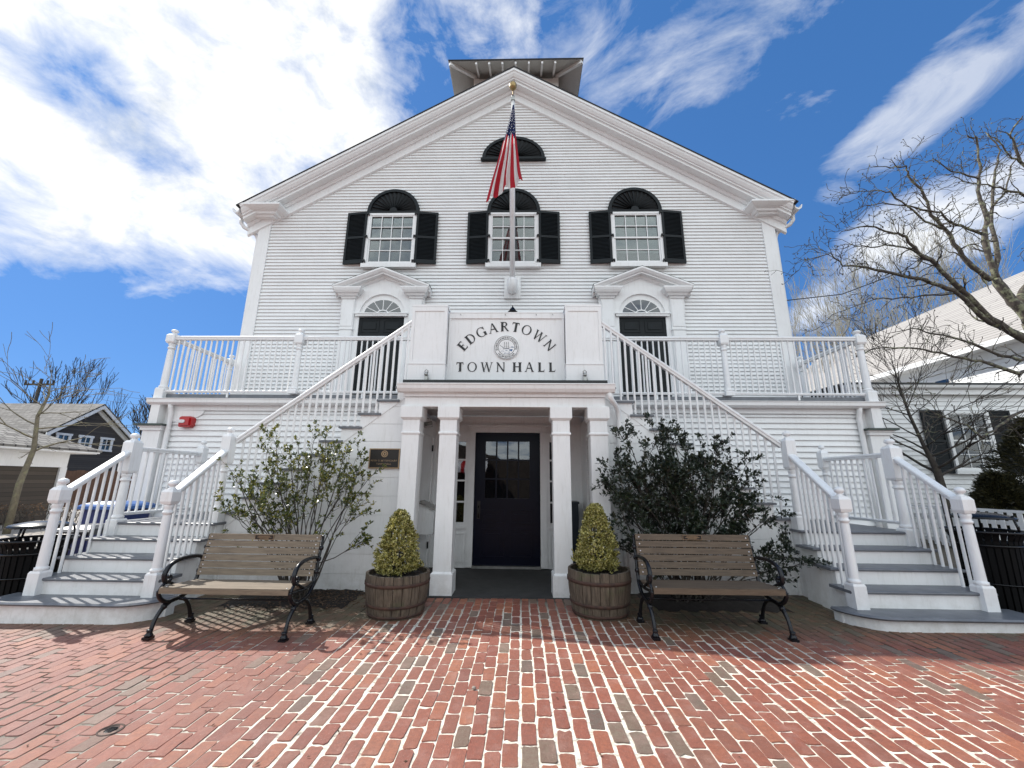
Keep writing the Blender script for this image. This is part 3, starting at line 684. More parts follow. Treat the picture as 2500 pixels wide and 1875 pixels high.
mb = MB(); mb.tube([(1.42, 5.44, 2.57), (1.43, 5.44, 2.50), (1.47, 5.48, 2.45), (1.53, 5.56, 2.40), (1.57, 5.62, 2.33), (1.58, 5.64, 2.22), (1.58, 5.64, 1.0), (1.58, 5.64, .05)], .036, 10)
for z in (2.0, 1.1): mb.box(1.53, 1.63, 5.66, 5.69, z, z+.03)
mb.build('downspout', W, hall)
def column(x0, x1, y0=5.47, y1=5.72):
    mb = MB(); s = 0
    mb.box(x0-.02, x1+.02, y0-.02, y1+.02, g(x0)-.01, .255)
    mb.loft([[(x0-.02, y0-.02, .255), (x1+.02, y0-.02, .255), (x1+.02, y1+.02, .255), (x0-.02, y1+.02, .255)], [(x0+.004, y0+.004, .28), (x1-.004, y0+.004, .28), (x1-.004, y1-.004, .28), (x0+.004, y1-.004, .28)]])
    mb.box(x0+.004, x1-.004, y0+.004, y1-.004, .28, 2.18)
    mb.loft([[(x0+.004-d, y0+.004-d, z), (x1-.004+d, y0+.004-d, z), (x1-.004+d, y1-.004+d, z), (x0+.004-d, y1-.004+d, z)] for z, d in ((1.985, 0), (1.99, .012), (2.005, .016), (2.02, .012), (2.025, 0))])
    mb.loft([[(x0+.004-d, y0+.004-d, z), (x1-.004+d, y0+.004-d, z), (x1-.004+d, y1-.004+d, z), (x0+.004-d, y1-.004+d, z)] for z, d in ((2.18, 0), (2.19, .012), (2.21, .03), (2.215, .032), (2.363, .032))])
    mb.build('column', W, hall)
for a, b in ((-.865, -.63), (.65, .885), (-1.37, -1.135), (1.15, 1.385)): column(a, b)
# porch interior
mb = MB()
mb.box(-1.34, -1.26, 5.73, 7.16, 0, 2.372); mb.box(1.26, 1.34, 5.73, 7.16, 0, 2.372)
mb.box(-1.26, -.66, 7.12, 7.165, 0, 2.49); mb.box(.66, 1.26, 7.12, 7.165, 0, 2.49); mb.box(-.66, .66, 7.12, 7.165, 2.22, 2.49)
mb.box(-1.255, 1.255, 7.09, 7.118, 2.33, 2.36)
pw_ = mb.build('porch_wall', W, hall)
mb = MB(); mb.box(-1.40, 1.40, 5.42, 7.12, -.02, .012); mb.build('porch_floor', M['matfloor'], hall)
mb = MB()
for s in (-1, 1):
    mb.box(s*.555, s*.665, 7.06, 7.12, .03, 2.20)
    mb.box(s*.90, s*.96, 7.075, 7.12, .02, 2.20)
    mb.box(s*.665, s*.90, 7.075, 7.12, 2.07, 2.20)
    mb.box(s*.665, s*.90, 7.085, 7.12, .02, .69); mb.box(s*.665, s*.9, 7.06, 7.12, .62, .66)
    for q in ((.70, .72, .1, .55), (.84, .86, .1, .55), (.72, .84, .1, .12), (.72, .84, .53, .55)): mb.box(s*q[0], s*q[1], 7.07, 7.086, q[2], q[3])
mb.box(-.665, .665, 7.055, 7.12, 2.20, 2.30); mb.box(-.69, .69, 7.04, 7.12, 2.30, 2.33)
mb.build('door_frame', W, hall)
for s in (-1, 1):
    mb = MB(); mb.box(s*.665, s*.715, 7.08, 7.12, .69, 2.07); mb.box(s*.86, s*.90, 7.08, 7.12, .69, 2.07)
    for z in (.69, 1.03, 1.375, 1.72, 2.045): mb.box(s*.715, s*.86, 7.082, 7.12, z, z+.028)
    sd = mb.build('sidelight', W, hall)
    mb = MB(); mb.box(s*.715, s*.86, 7.105, 7.107, .71, 2.06); mb.build('pane', M['glassdk'], sd)
    mb = MB(); mb.box(s*.715, s*.86, 7.113, 7.118, .71, 2.06); mb.build('room', M['dark'], sd)
# entrance door
mb = MB(); y0, y1 = 7.085, 7.125; ux = .375
mb.box(-.553, -ux, y0, y1, .06, 2.195); mb.box(ux, .553, y0, y1, .06, 2.195); mb.box(-ux, ux, y0, y1, 2.05, 2.195); mb.box(-ux, ux, y0, y1, .06, 1.105)
for i in range(1, 4): x = -ux+2*ux*i/4; mb.box(x-.013, x+.013, y0+.004, y1, 1.105, 2.05)
for j in range(1, 3): z = 1.105+.945*j/3; mb.box(-ux, ux, y0+.006, y1, z-.013, z+.013)
for s in (-1, 1):
    for za, zb in ((.72, .90), (.20, .60)):
        a, b = sorted((s*.06, s*.40))
        for q in ((a-.02, b+.02, za-.02, za), (a-.02, b+.02, zb, zb+.02), (a-.02, a, za, zb), (b, b+.02, za, zb)): mb.box(q[0], q[1], y0-.012, y0, q[2], q[3])
        mb.box(a+.05, b-.05, y0-.010, y0, za+.05, zb-.05)
door = mb.build('entrance_door', M['navy'], hall)
mb = MB(); mb.box(-ux, ux, y0+.018, y0+.021, 1.105, 2.05); mb.build('pane', M['glassdk'], door)
mb = MB(); mb.box(-ux, ux, y0+.034, y0+.038, 1.105, 2.05); mb.build('room', M['blackslat'], door)
mb = MB(); mb.tube([(-.47, y0-.01, .98), (-.47, y0-.05, .94), (-.47, y0-.055, .86), (-.47, y0-.02, .80)], .011, 8); mb.box(-.495, -.445, y0-.008, y0, .78, 1.06); mb.build('handle', M['bronze'], door)
mb = MB()
for z in (.25, 1.12, 2.0): mb.box(.548, .572, y0-.015, y0+.01, z-.05, z+.05)
mb.build('hinge', M['black'], door)
mb = MB(); mb.box(-.555, .555, 7.03, 7.13, .02, .058); mb.build('threshold', M['galv'], hall)
# side service door and louvred panel on the porch side walls
mb = MB(); mb.box(-1.26, -1.225, 5.95, 6.02, .04, 2.15); mb.box(-1.26, -1.225, 6.80, 6.87, .04, 2.15); mb.box(-1.26, -1.225, 6.02, 6.80, 2.08, 2.15); mb.box(-1.26, -1.24, 6.02, 6.80, .04, 2.08)
sd = mb.build('side_door', W, hall)
mb = MB()
for z in (.35, 1.85): mb.box(-1.235, -1.215, 6.77, 6.80, z, z+.1)
mb.build('hinge', M['black'], sd)
mb = MB(); mb.box(1.225, 1.26, 5.95, 6.0, .6, 2.05); mb.box(1.225, 1.26, 6.35, 6.4, .6, 2.05)
for i in range(40): z = .62+i*.035; mb.add([(1.25, 6.0, z+.03), (1.25, 6.35, z+.03), (1.228, 6.35, z), (1.228, 6.0, z)], [(0, 1, 2, 3)])
mb.build('louvered_panel', W, hall)
# pedestals and sign panel over the porch
for s in (-1, 1):
    mb = MB(); a, b = .875, 1.415
    mb.box(s*a, s*b, 5.70, 6.25, 2.752, 3.04); mb.box(s*(a+.012), s*(b-.012), 5.712, 6.24, 3.04, 3.93); mb.box(s*a, s*b, 5.70, 6.25, 3.93, 3.965)
    fx0, fx1 = a+.004, b-.004
    mb.box(s*fx0, s*(fx0+.045), 5.70, 5.711, 3.045, 3.925); mb.box(s*(fx1-.045), s*fx1, 5.70, 5.711, 3.045, 3.925)
    mb.box(s*(fx0+.045), s*(fx1-.045), 5.70, 5.711, 3.86, 3.925); mb.box(s*(fx0+.045), s*(fx1-.045), 5.70, 5.711, 3.045, 3.085)
    mb.box(s*(a-.006), s*(b+.006), 5.692, 6.0, 3.03, 3.045)
    mb.build('pedestal', W, hall)
    mb = MB(); x = s*1.135
    mb.box(x-.035, x+.035, 5.63, 5.698, 2.752, 2.775); mb.box(x-.022, x+.022, 5.655, 5.698, 2.775, 2.86)
    mb.lathe([(.001, 2.84), (.026, 2.85), (.028, 2.87), (.02, 2.89), (.001, 2.895)], (x, 5.655), 10)
    mb.tube([(x-.02, 5.67, 2.885), (x-.022, 5.665, 2.92), (x, 5.66, 2.938), (x+.022, 5.665, 2.92), (x+.02, 5.67, 2.885)], .006, 6)
    mb.tube([(x+.03, 5.66, 2.76), (x+.035, 5.66, 2.82), (x+.015, 5.66, 2.85)], .006, 6)
    mb.build('floodlight_bracket', M['galv'], hall)
mb = MB()
mb.box(-.875, .875, 5.86, 5.98, 2.80, 3.86); mb.box(-.875, -.845, 5.845, 5.86, 2.82, 3.80); mb.box(.845, .875, 5.845, 5.86, 2.82, 3.80)
mb.box(-.875, .875, 5.84, 5.86, 3.80, 3.885); mb.box(-.86, .86, 5.835, 6.0, 3.885, 3.90)
sign = mb.build('sign_panel', W, hall)
mb = MB(); mb.box(-.83, .83, 5.852, 5.859, 3.795, 3.806); mb.build('molding', W, sign)
for xs in (-.70, -.02, .45, .70):   # small cup hooks
    mb = MB(); mb.tube([(xs, 5.838, 3.87), (xs, 5.82, 3.862), (xs+.005, 5.815, 3.85), (xs+.008, 5.825, 3.842)], .003, 5); mb.build('hook', M['iron'], sign)

# --- Roman lettering drawn as outlines
def glyph(ch):
    T_, t = .21, .088; P = []; w = .7
    def rc(a, b, c, d): P.append([(a, b), (c, b), (c, d), (a, d)])
    def sf(x0, x1, y, e=.075, h=.035):
        if y < .5: P.append([(x0-e, 0), (x1+e, 0), (x1+e, h*.6), (x1, h*2.2), (x0, h*2.2), (x0-e, h*.6)])
        else: P.append([(x0-e, 1), (x0-e, 1-h*.6), (x0, 1-h*2.2), (x1, 1-h*2.2), (x1+e, 1-h*.6), (x1+e, 1)])
    def ell(cx, cy, ax, ay, bx, by, a0=0, a1=360, n=36):
        for i in range(n):
            a, b = R(a0+(a1-a0)*i/n), R(a0+(a1-a0)*(i+1)/n)
            P.append([(cx+ax*cos(a), cy+ay*sin(a)), (cx+ax*cos(b), cy+ay*sin(b)), (cx+bx*cos(b), cy+by*sin(b)), (cx+bx*cos(a), cy+by*sin(a))])
    def dg(x0, y0, x1, y1, h): P.append([(x0, y0), (x0+h, y0), (x1+h, y1), (x1, y1)])
    if ch == 'E':
        rc(.07, 0, .07+T_, 1); sf(.07, .205, 0, .06); sf(.07, .205, 1, .06); rc(.2, 0, .58, t); rc(.2, 1-t, .55, 1); rc(.2, .49, .46, .49+t)
        P.append([(.62, .24), (.58, 0), (.53, 0), (.54, t)]); P.append([(.57, .78), (.55, 1), (.5, 1), (.5, 1-t)]); P.append([(.47, .38), (.44, .515), (.47, .65)]); w = .66
    elif ch == 'L': rc(.07, 0, .07+T_, 1); sf(.07, .205, 0, .06); sf(.07, .205, 1, .06); rc(.2, 0, .58, t); P.append([(.64, .27), (.58, 0), (.5, 0), (.53, t)]); w = .66
    elif ch == 'D': rc(.07, 0, .07+T_, 1); sf(.07, .1, 0, .06); sf(.07, .1, 1, .06); ell(.36, .5, .46, .5, .32, .45, -90, 90); rc(.1, 0, .37, t); rc(.1, 1-t, .37, 1); w = .85
    elif ch in 'OG':
        if ch == 'O': ell(.46, .5, .46, .52, .32, .47)
        else:
            ell(.46, .5, .46, .52, .32, .47, 42, 322); rc(.66, .03, .66+T_, .40); P.append([(.58, .43), (.58, .40), (.87, .40), (.87, .43)]); P.append([(.80, .62), (.80, .98), (.77, .98), (.70, .84)])
        w = .92
    elif ch == 'A':
        dg(.06, 0, .37, 1.02, .055); dg(.66, 0, .35, 1.02, .145); rc(.2, .33, .62, .33+t); sf(.04, .12, 0, .06); sf(.68, .8, 0, .06); w = .86
    elif ch == 'R':
        rc(.07, 0, .07+T_, 1); sf(.07, .205, 0, .06); sf(.07, .1, 1, .06); ell(.33, .745, .31, .255, .17, .205, -90, 90); rc(.1, 1-t, .34, 1); rc(.1, .49, .34, .49+t); dg(.62, 0, .31, .5, .15); sf(.66, .74, 0, .05); w = .80
    elif ch == 'T': rc(.28, 0, .28+T_, 1); sf(.28, .415, 0, .08); rc(.03, 1-t, .665, 1); P.append([(0, .76), (.04, .76), (.09, 1-t), (.05, 1)]); P.append([(.695, .76), (.655, .76), (.605, 1-t), (.645, 1)]); w = .70
    elif ch == 'W':
        dg(.28, -.02, .06, 1, .135); dg(.30, -.02, .56, 1, .05); dg(.76, -.02, .50, 1, .135); dg(.80, -.02, 1.04, 1, .05)
        sf(.07, .18, 1, .07); sf(.51, .62, 1, .06); sf(1.03, 1.1, 1, .06); w = 1.13
    elif ch == 'N':
        rc(.12, 0, .12+t, 1); rc(.72, 0, .72+t, 1); P.append([(.03, 1), (.20, 1), (.77, -.02), (.70, -.02)]); P.append([(.10, .95), (.14, 1), (.19, 1), (.77, .1), (.77, -.02), (.71, -.02)])
        sf(.12, .17, 0, .07); sf(.72, .77, 1, .07); sf(.08, .12, 1, .05); w = .88
    elif ch == 'H': rc(.08, 0, .08+T_, 1); rc(.62, 0, .62+T_, 1); rc(.2, .49, .64, .49+t); [sf(a, a+T_, b, .065) for a in (.08, .62) for b in (0, 1)]; w = .84
    return P, w
def put_letter(mb, ch, h, x, z, rot, y0, y1, sx=1.08):
    P, w = glyph(ch); c, s = cos(rot), sin(rot)
    for k, p in enumerate(P):
        q = []
        for u, v in p:
            u = (u-w/2)*h*sx; v = v*h; q.append((x+c*u-s*v, z+s*u+c*v))
        mb.prism(q, y0-(k % 5)*.00006, y1)
# name in an arch
mb = MB(); word = 'EDGARTOWN'; H_ = .150; Rr = .783; z0c = 3.598-Rr
ws = [glyph(c)[1]*H_*.98 for c in word]; gap = (1.36-sum(ws))/8
s_ = -1.36/2
for c, w_ in zip(word, ws):
    a = (s_+w_/2)/Rr*1.09; put_letter(mb, c, H_, .005+Rr*sin(a), z0c+Rr*cos(a), -a, 5.8535, 5.861); s_ += w_+gap
mb.build('lettering', M['letter'], sign)
mb = MB(); x = -.735; tot = sum(glyph(c)[1] for c in 'TOWNHALL')*.143
gp_ = (1.47-tot-.05)/7
for c in 'TOWN HALL':
    if c == ' ': x += .05; continue
    w_ = glyph(c)[1]*.143; put_letter(mb, c, .143, x+w_/2, 2.962, 0, 5.8535, 5.861); x += w_+gp_
mb.build('lettering', M['letter'], sign)
# round town seal
def text_mesh(txt, size, mat, parent, name, place, y, thick=.0015, local=False):
    """text drawn with the built-in font, each glyph placed by place(i, w_before, w) -> (x, z, rot)"""
    mbt = MB(); adv = 0
    for ch in txt:
        cu = bpy.data.curves.new('t', 'FONT'); cu.body = ch if ch != ' ' else 'i'; cu.size = size; cu.resolution_u = 2
        ob = bpy.data.objects.new('t', cu); COL.objects.link(ob); bpy.context.view_layer.update()
        me = ob.to_mesh(); vs = [(v.co.x, v.co.y) for v in me.vertices]; fs = [tuple(p.vertices) for p in me.polygons]
        wd = (max(v[0] for v in vs) if vs else .3*size); x0 = min(v[0] for v in vs) if vs else 0
        ob.to_mesh_clear(); bpy.data.objects.remove(ob); bpy.data.curves.remove(cu)
        if ch == ' ': adv += size*.34; continue
        cxm = adv+(wd-x0)/2; px, pz, rot = place(cxm); c, s = cos(rot), sin(rot)
        mbt.add([(px+c*(u-(x0+wd)/2)-s*v, y, pz+s*(u-(x0+wd)/2)+c*v) for u, v in vs], fs)
        adv += wd-x0+size*.12
    o = mbt.build(name, mat, parent, fix=False, local=local); return o, adv
SC = (.006, 3.336)
mb = MB(); k = 40
def disc(mb, cx, cz, r, y0, y1, k=40): mb.prism([(cx+r*cos(2*pi*i/k), cz+r*sin(2*pi*i/k)) for i in range(k)], y0, y1)
def ringp(mb, cx, cz, ra, rb, y0, y1, k=40):
    for i in range(k):
        a, b = 2*pi*i/k, 2*pi*(i+1)/k
        mb.prism([(cx+ra*cos(a), cz+ra*sin(a)), (cx+rb*cos(a), cz+rb*sin(a)), (cx+rb*cos(b), cz+rb*sin(b)), (cx+ra*cos(b), cz+ra*sin(b))], y0, y1)
disc(mb, *SC, .186, 5.838, 5.86); seal = mb.build('town_seal', W, sign)
mb = MB(); ringp(mb, *SC, .175, .181, 5.8365, 5.838); ringp(mb, *SC, .120, .1265, 5.8365, 5.838)
# ship: hull, bowsprit, three masts with sails, shore
X, Z = SC
mb.prism([(X-.055, Z-.008), (X-.045, Z-.020), (X+.04, Z-.020), (X+.055, Z-.004), (X+.04, Z-.010), (X-.03, Z-.012)], 5.8363, 5.838)
mb.prism([(X-.105, Z+.035), (X-.103, Z+.038), (X-.04, Z-.008), (X-.045, Z-.012)], 5.8363, 5.838)
for mx in (-.03, 0, .03):
    mb.box(X+mx-.0015, X+mx+.0015, 5.8363, 5.838, Z-.01, Z+.085)
    for i, zz_ in enumerate((.012, .034, .056, .075)):
        hw_ = .012-.0018*i; mb.prism([(X+mx-hw_, Z+zz_), (X+mx+hw_, Z+zz_), (X+mx+hw_*.8, Z+zz_+.0035), (X+mx-hw_*.8, Z+zz_+.0035)], 5.8364, 5.838)
for q in (45, 135, 205, 225): pass
mb.build('engraving', M['letter'], seal)
mb = MB(); rn = random.Random(5)
for i in range(26):
    zz_ = Z-.03-rn.random()*.075; lim = math.sqrt(max(.0001, .115**2-(zz_-Z)**2)); xx = X+rn.uniform(-lim, lim*.7); l_ = rn.uniform(.01, .035)
    mb.prism([(xx, zz_), (min(xx+l_, X+lim), zz_+.002), (min(xx+l_, X+lim), zz_+.006), (xx, zz_+.003)], 5.8366, 5.838)
mb.prism([(X+.04, Z-.035), (X+.095, Z-.03), (X+.08, Z-.065), (X+.045, Z-.05)], 5.8365, 5.838)
mb.prism([(X+.06, Z+.002), (X+.085, Z+.012), (X+.112, Z+.004), (X+.112, Z-.004), (X+.06, Z-.002)], 5.8365, 5.838)
mb.build('water', M['blue_ink'], seal)
sz = .047; tot_ = {}
def arc_text(txt, r, cen, sz, sgn, a_span):
    # two passes: measure then place
    _, adv = text_mesh(txt, sz, M['letter'], seal, 'measure', lambda c: (0, 0, 0), 0)
    bpy.data.objects.remove(bpy.data.objects[_.name])
    def pl(c):
        a = (c/adv-.5)*a_span
        if sgn > 0: return (X+r*sin(a), Z+r*cos(a), -a)
        return (X+r*sin(a), Z-r*cos(a), a)
    text_mesh(txt, sz, M['letter'], seal, 'lettering', pl, 5.8362)
arc_text("EDGARTOWN MARTHA'S VINEYARD MASS.", .134, 0, .044, 1, R(215))
arc_text("INCORPORATED 1671", .168, 0, .044, -1, R(100))

# ------------------------------------------------------------------ turned posts and railings
def newel(x, y, zb, zf, zt, ztop, w_=.165, n=16):
    """square foot zb..zf, turned shaft zf..zt, square block zt..ztop-.1, ball finial"""
    mb = MB(); h = w_/2
    zt2 = ztop-.10
    def sq(z, q): return [(x-q, y-q, z), (x+q, y-q, z), (x+q, y+q, z), (x-q, y+q, z)]
    mb.loft([sq(zb, h), sq(zf-.02, h), sq(zf, h*.86)])
    mb.loft([sq(zt, h*.82), sq(zt+.03, h), sq(zt2-.03, h), sq(zt2, h*.72)])
    L_ = zt-zf; r = h*.93
    mb.lathe([(r*.7, zf-.005), (r*.98, zf+.003), (r*1.0, zf+.018), (r*.98, zf+.033), (r*.80, zf+.036), (r*.80, zf+.05), (r*.70, zt-.14), (r*.66, zt-.12), (r*.66, zt-.105), (r*.82, zt-.10), (r*.86, zt-.088), (r*.82, zt-.075), (r*.68, zt-.07), (r*.70, zt-.05), (r*.80, zt-.03), (r*.82, zt+.005)], (x, y), n)
    b = zt2
    mb.lathe([(h*.75, b-.003), (h*.60, b+.008), (h*.42, b+.02), (h*.40, b+.032), (h*.62, b+.04), (h*.74, b+.052), (h*.76, b+.066), (h*.66, b+.082), (h*.40, b+.094), (.004, b+.10)], (x, y), n)
    return mb
def rail_bar(a, b, w_=.085, h=.065):
    """moulded handrail swept from a to b"""
    mb = MB(); a, b = Vector(a), Vector(b); d = (b-a).normalized(); sd = d.cross(Vector((0, 0, 1))).normalized(); up = Vector((0, 0, 1))
    pr = [(-.36, -1), (.36, -1), (.40, -.62), (.5, -.5), (.5, -.22), (.40, -.05), (.2, 0), (-.2, 0), (-.40, -.05), (-.5, -.22), (-.5, -.5), (-.40, -.62)]
    mb.loft([[p+sd*(u*w_)+up*(v*h) for u, v in pr] for p in (a, b)]); return mb
def balu(x, y, z0, z1, r=.0155): mb = MB(); mb.tube([(x, y, z0), (x, y, z1)], r, 8, cap=False); return mb
MR = M['white_rail']
def staircase(s):
    side = 'left' if s < 0 else 'right'
    lab = {-1: 'white wooden staircase with sunlit striped gray treads, beside the shrub left of the entrance', 1: 'shaded white wooden staircase with gray treads, right of the entrance behind the dark holly'}[s]
    T = thing('staircase', lab, 'stairs', (s*4.3, 5.4, 0), group='exterior staircases')
    def m(x): return s*x
    # lower flight
    zt = [.165, .329, .493, .656, .82]; noses = [4.33, 4.62, 4.90, 5.18, 5.46]
    # rounded starting tread and its riser
    def rounded(o, y0, y1, xi, xo, ri, ro):
        pts = []
        for i in range(9): a = pi/2*i/8; pts.append((xi+o+ri-ri*cos(a)-2*o, y0-o+ri-ri*sin(a)))
        for i in range(9): a = pi/2*i/8; pts.append((xo+o-ro+ro*sin(a), y0-o+ro-ro*cos(a)))
        pts += [(xo+o, y1), (xi-o, y1)]
        return [(m(x), y) for x, y in pts]
    mb = MB(); mb.prism(rounded(-.03, 4.36, 4.64, 3.45, 5.17, .36, .22), -.08, zt[0]-.03, 'z'); mb.build('riser', W, T)
    mb = MB()
    p0 = rounded(.0, 4.345, 4.70, 3.43, 5.19, .36, .24); p1 = rounded(.014, 4.345, 4.70, 3.43, 5.19, .36, .24)
    mb.loft([[(x, y, zt[0]-.032) for x, y in p0], [(x, y, zt[0]-.016) for x, y in p1], [(x, y, zt[0]) for x, y in p0]]); mb.build('tread', M['gray_tread'], T)
    def tread(x0, x1, yn, yb, z, th=.03):
        mb = MB(); pr = [(yn+.012, z), (yn+.003, z-.006), (yn, z-.015), (yn+.003, z-.024), (yn+.012, z-th), (yb, z-th), (yb, z)]
        mb.prism(pr, m(x0), m(x1), 'x'); mb.build('tread', M['gray_tread'], T)
    sh = [0, .02, .045, .07, .09]
    for i in range(1, 4):
        tread(3.58+sh[i], 5.03+sh[i], noses[i], noses[i+1]+.035, zt[i])
        mb = MB(); mb.box(m(3.64+sh[i]), m(4.96+sh[i]), noses[i]+.03, noses[i+1]+.04, -.08, zt[i]-.03); mb.build('riser', W, T)
    mb = MB(); mb.box(m(3.76), m(5.06), noses[4]+.03, 7.13, -.08, zt[4]-.03); mb.build('riser', W, T)
    tread(3.72, 5.15, noses[4], 7.14, zt[4])
    # upper flight along the wall
    n = 10; run, rise = .2525, .1935
    for k in range(n):
        xo = 3.843-run*k; z = .949+rise*k
        mb = MB(); xi = xo-.325
        pr = [(xo-.010, z), (xo-.002, z-.006), (xo, z-.015), (xo-.002, z-.024), (xo-.01, z-.03), (xi, z-.03), (xi, z)]
        mb.prism([(m(a), b) for a, b in pr], 5.665, 7.12); mb.build('tread', M['gray_tread'], T)
        mb = MB(); mb.box(m(xo-.035), m(xo-.05), 5.72, 7.12, z-rise if k else zt[4], z-.03); mb.build('riser', W, T)
    # stepped stringer board and the boarded wall below
    mb = MB()
    def dl(x): return 2.30-.766*(x-1.72)
    for k in range(n):
        xo = 3.843-run*k-.035; xi = max(1.40, xo-run); z = .949+rise*k-.03
        mb.prism([(m(xo), max(dl(xo), .0)), (m(xi), dl(xi)), (m(xi), z), (m(xo), z)], 5.695, 5.73)
    mb.build('stringer', W, T)
    mb = MB()
    zz_ = -.05
    while zz_ < 2.5:
        z2 = zz_+.245; xmax = lambda z: min(3.80, 1.72+(2.30-z)/.766+.06)
        if xmax(zz_) > 1.45:
            a, b = xmax(zz_), max(1.401, xmax(z2-.005)); rr = random.uniform(0, .0015)
            mb.prism([(m(1.40), zz_), (m(a), zz_), (m(b), z2-.008), (m(1.40), z2-.008)], 5.704-rr, 5.73)
        zz_ = z2
    mb.prism([(m(1.40), -.05), (m(3.8), -.05), (m(3.8), .75), (m(1.72), 2.33), (m(1.40), 2.5)], 5.714, 5.735)
    mb.build('stair_wall', W, T)
    mb = MB(); mb.box(m(3.72), m(3.86), 5.675, 5.76, -.05, .79); mb.box(m(3.7), m(3.74), 5.66, 5.70, .02, .66) if 0 else None
    mb.build('corner_board', W, T)
    if s > 0:
        mb = MB(); mb.box(3.872, 3.93, 5.60, 5.665, .18, .60); mb.build('trim', W, T)
    # newels
    for (x, y, zb, zf, zt_, ztop) in ((4.935, 4.645, .165, .40, 1.10, 1.37), (3.665, 4.645, .165, .40, 1.10, 1.36), (5.065, 5.52, .60, .86, 1.44, 1.975), (3.80, 5.60, .62, .99, 1.57, 2.075), (5.06, 6.76, .82, .98, 1.62, 2.0)):
        newel(m(x), y, zb, zf, zt_, ztop, {4.645: .128, 5.52: .148, 5.60: .125, 6.76: .115}[y]).build('newel_post', MR, T)
    # rails
    def flight_rail(xa, ya, za, xb, yb, zb_, cnt, low):
        rail_bar((m(xa), ya, za), (m(xb), yb, zb_), .095, .07).build('handrail', MR, T)
        for i in range(cnt):
            f = (i+.7)/(cnt+.35); x = xa+(xb-xa)*f; y = ya+(yb-ya)*f; z = za+(zb_-za)*f-.05
            balu(m(x), y, low(x, y), z).build('baluster', MR, T)
    def lowz(x, y):
        z = zt[0]
        for nn, q in zip(noses[1:], zt[1:]):
            if y > nn+.01: z = q
        return z
    flight_rail(4.95, 4.70, 1.255, 5.055, 5.46, 1.745, 7, lowz)
    flight_rail(3.685, 4.70, 1.245, 3.79, 5.53, 1.765, 8, lowz)
    # landing side
    rail_bar((m(5.065), 5.58, 1.80), (m(5.06), 6.69, 1.80), .085, .06).build('handrail', MR, T)
    rail_bar((m(5.065), 5.58, .935), (m(5.06), 6.69, .935), .06, .04).build('bottom_rail', MR, T)
    for i in range(10): balu(m(5.062), 5.66+i*.108, .92, 1.76).build('baluster', MR, T)
    # upper flight handrail
    xa, za, xb, zb_ = 3.73, 1.945, 1.415, 3.715
    rail_bar((m(xa), 5.70-.03, za), (m(xb), 5.74, zb_), .09, .085).build('handrail', MR, T)
    for i in range(24):
        x = 3.665-i*.0965
        if x < 1.44: break
        k = min(n-1, int((3.833-x)/run)); z = za+(zb_-za)*(xa-x)/(xa-xb)-.05
        balu(m(x), 5.71, .949+rise*k-.004, z, .0165).build('baluster', MR, T)
    return T
staircase(-1); staircase(1)
def balcony_rail(s):
    lab = {-1: 'white balcony railing over the left ground floor wall, above the red fire horn', 1: 'white balcony railing over the right ground floor wall, toward the pale shingle roof'}[s]
    T = thing('balcony_railing', lab, 'railing', (s*4, 7.1, 2.86), group='balcony railings')
    def m(x): return s*x
    newel(m(6.28), 7.12, 2.93, 2.97, 3.82, 4.10, .16).build('newel_post', MR, T)
    newel(m(3.86), 7.10, 2.87, 2.95, 3.80, 4.105, .15).build('newel_post', MR, T)
    newel(m(6.30), 8.70, 2.87, 2.97, 3.85, 4.10, .15).build('newel_post', MR, T)
    for a, b in ((6.21, 3.93), (3.79, 1.43)):
        rail_bar((m(a), 7.11, 3.965), (m(b), 7.11, 3.965), .09, .075).build('handrail', MR, T)
        rail_bar((m(a), 7.11, 2.93), (m(b), 7.11, 2.93), .07, .04).build('bottom_rail', MR, T)
        n = int((a-b)/.1008)
        for i in range(n): balu(m(a-(i+.6)*(a-b)/(n+.2)), 7.11, 2.91, 3.90, .0155).build('baluster', MR, T)
    mb = MB()
    for x in (5.05, 2.6): mb.box(m(x), m(x+.03), 7.095, 7.125, 2.80, 2.895)
    mb.build('support_block', MR, T)
    if s < 0:
        mb = MB(); mb.box(m(1.46), m(6.19), 7.142, 7.15, 2.80, 2.87); mb.build('fascia', MR, T)
    rail_bar((m(6.29), 7.19, 3.965), (m(6.30), 8.63, 3.965), .09, .075).build('handrail', MR, T)
    rail_bar((m(6.29), 7.19, 2.93), (m(6.30), 8.63, 2.93), .07, .04).build('bottom_rail', MR, T)
    for i in range(13): balu(m(6.295), 7.28+i*.108, 2.91, 3.90).build('baluster', MR, T)
balcony_rail(-1); balcony_rail(1)

# ------------------------------------------------------------------ flagpole, flag
fp = thing('flagpole', 'white flagpole leaning out from a bracket on the front wall with a gold ball', 'flagpole', (.01, 8.88, 5.6))
PB, PT = Vector((.01, 8.58, 5.72)), Vector((.015, 7.38, 9.60))
mb = MB(); mb.tube([PB, PB.lerp(PT, .5), PT], [.062, .056, .040], 14); mb.build('pole', MR, fp)
mb = MB(); mb.box(-.185, .205, 8.84, 8.88, 5.55, 6.09); mb.build('mounting_board', W, fp)
mb = MB(); mb.tube([(.01, 8.63, 5.58), (.01, 8.61, 5.62), (.01, 8.585, 5.72), (.01, 8.54, 5.86), (.01, 8.53, 5.90)], [.05, .10, .125, .125, .085], 18); mb.tube([(.01, 8.63, 5.72), (.01, 8.86, 5.78)], [.12, .13], 18); mb.build('bracket', W, fp)
mb = MB(); d = (PT-PB).normalized()
mb.tube([PT, PT+d*.10], [.035, .035], 10); mb.box(-.03, .06, 7.33, 7.40, 9.58, 9.66); mb.build('truck', M['galv'], fp)
bc = PT+d*.34
mb = MB(); mb.tube([PT+d*.1, PT+d*.2], .012, 8)
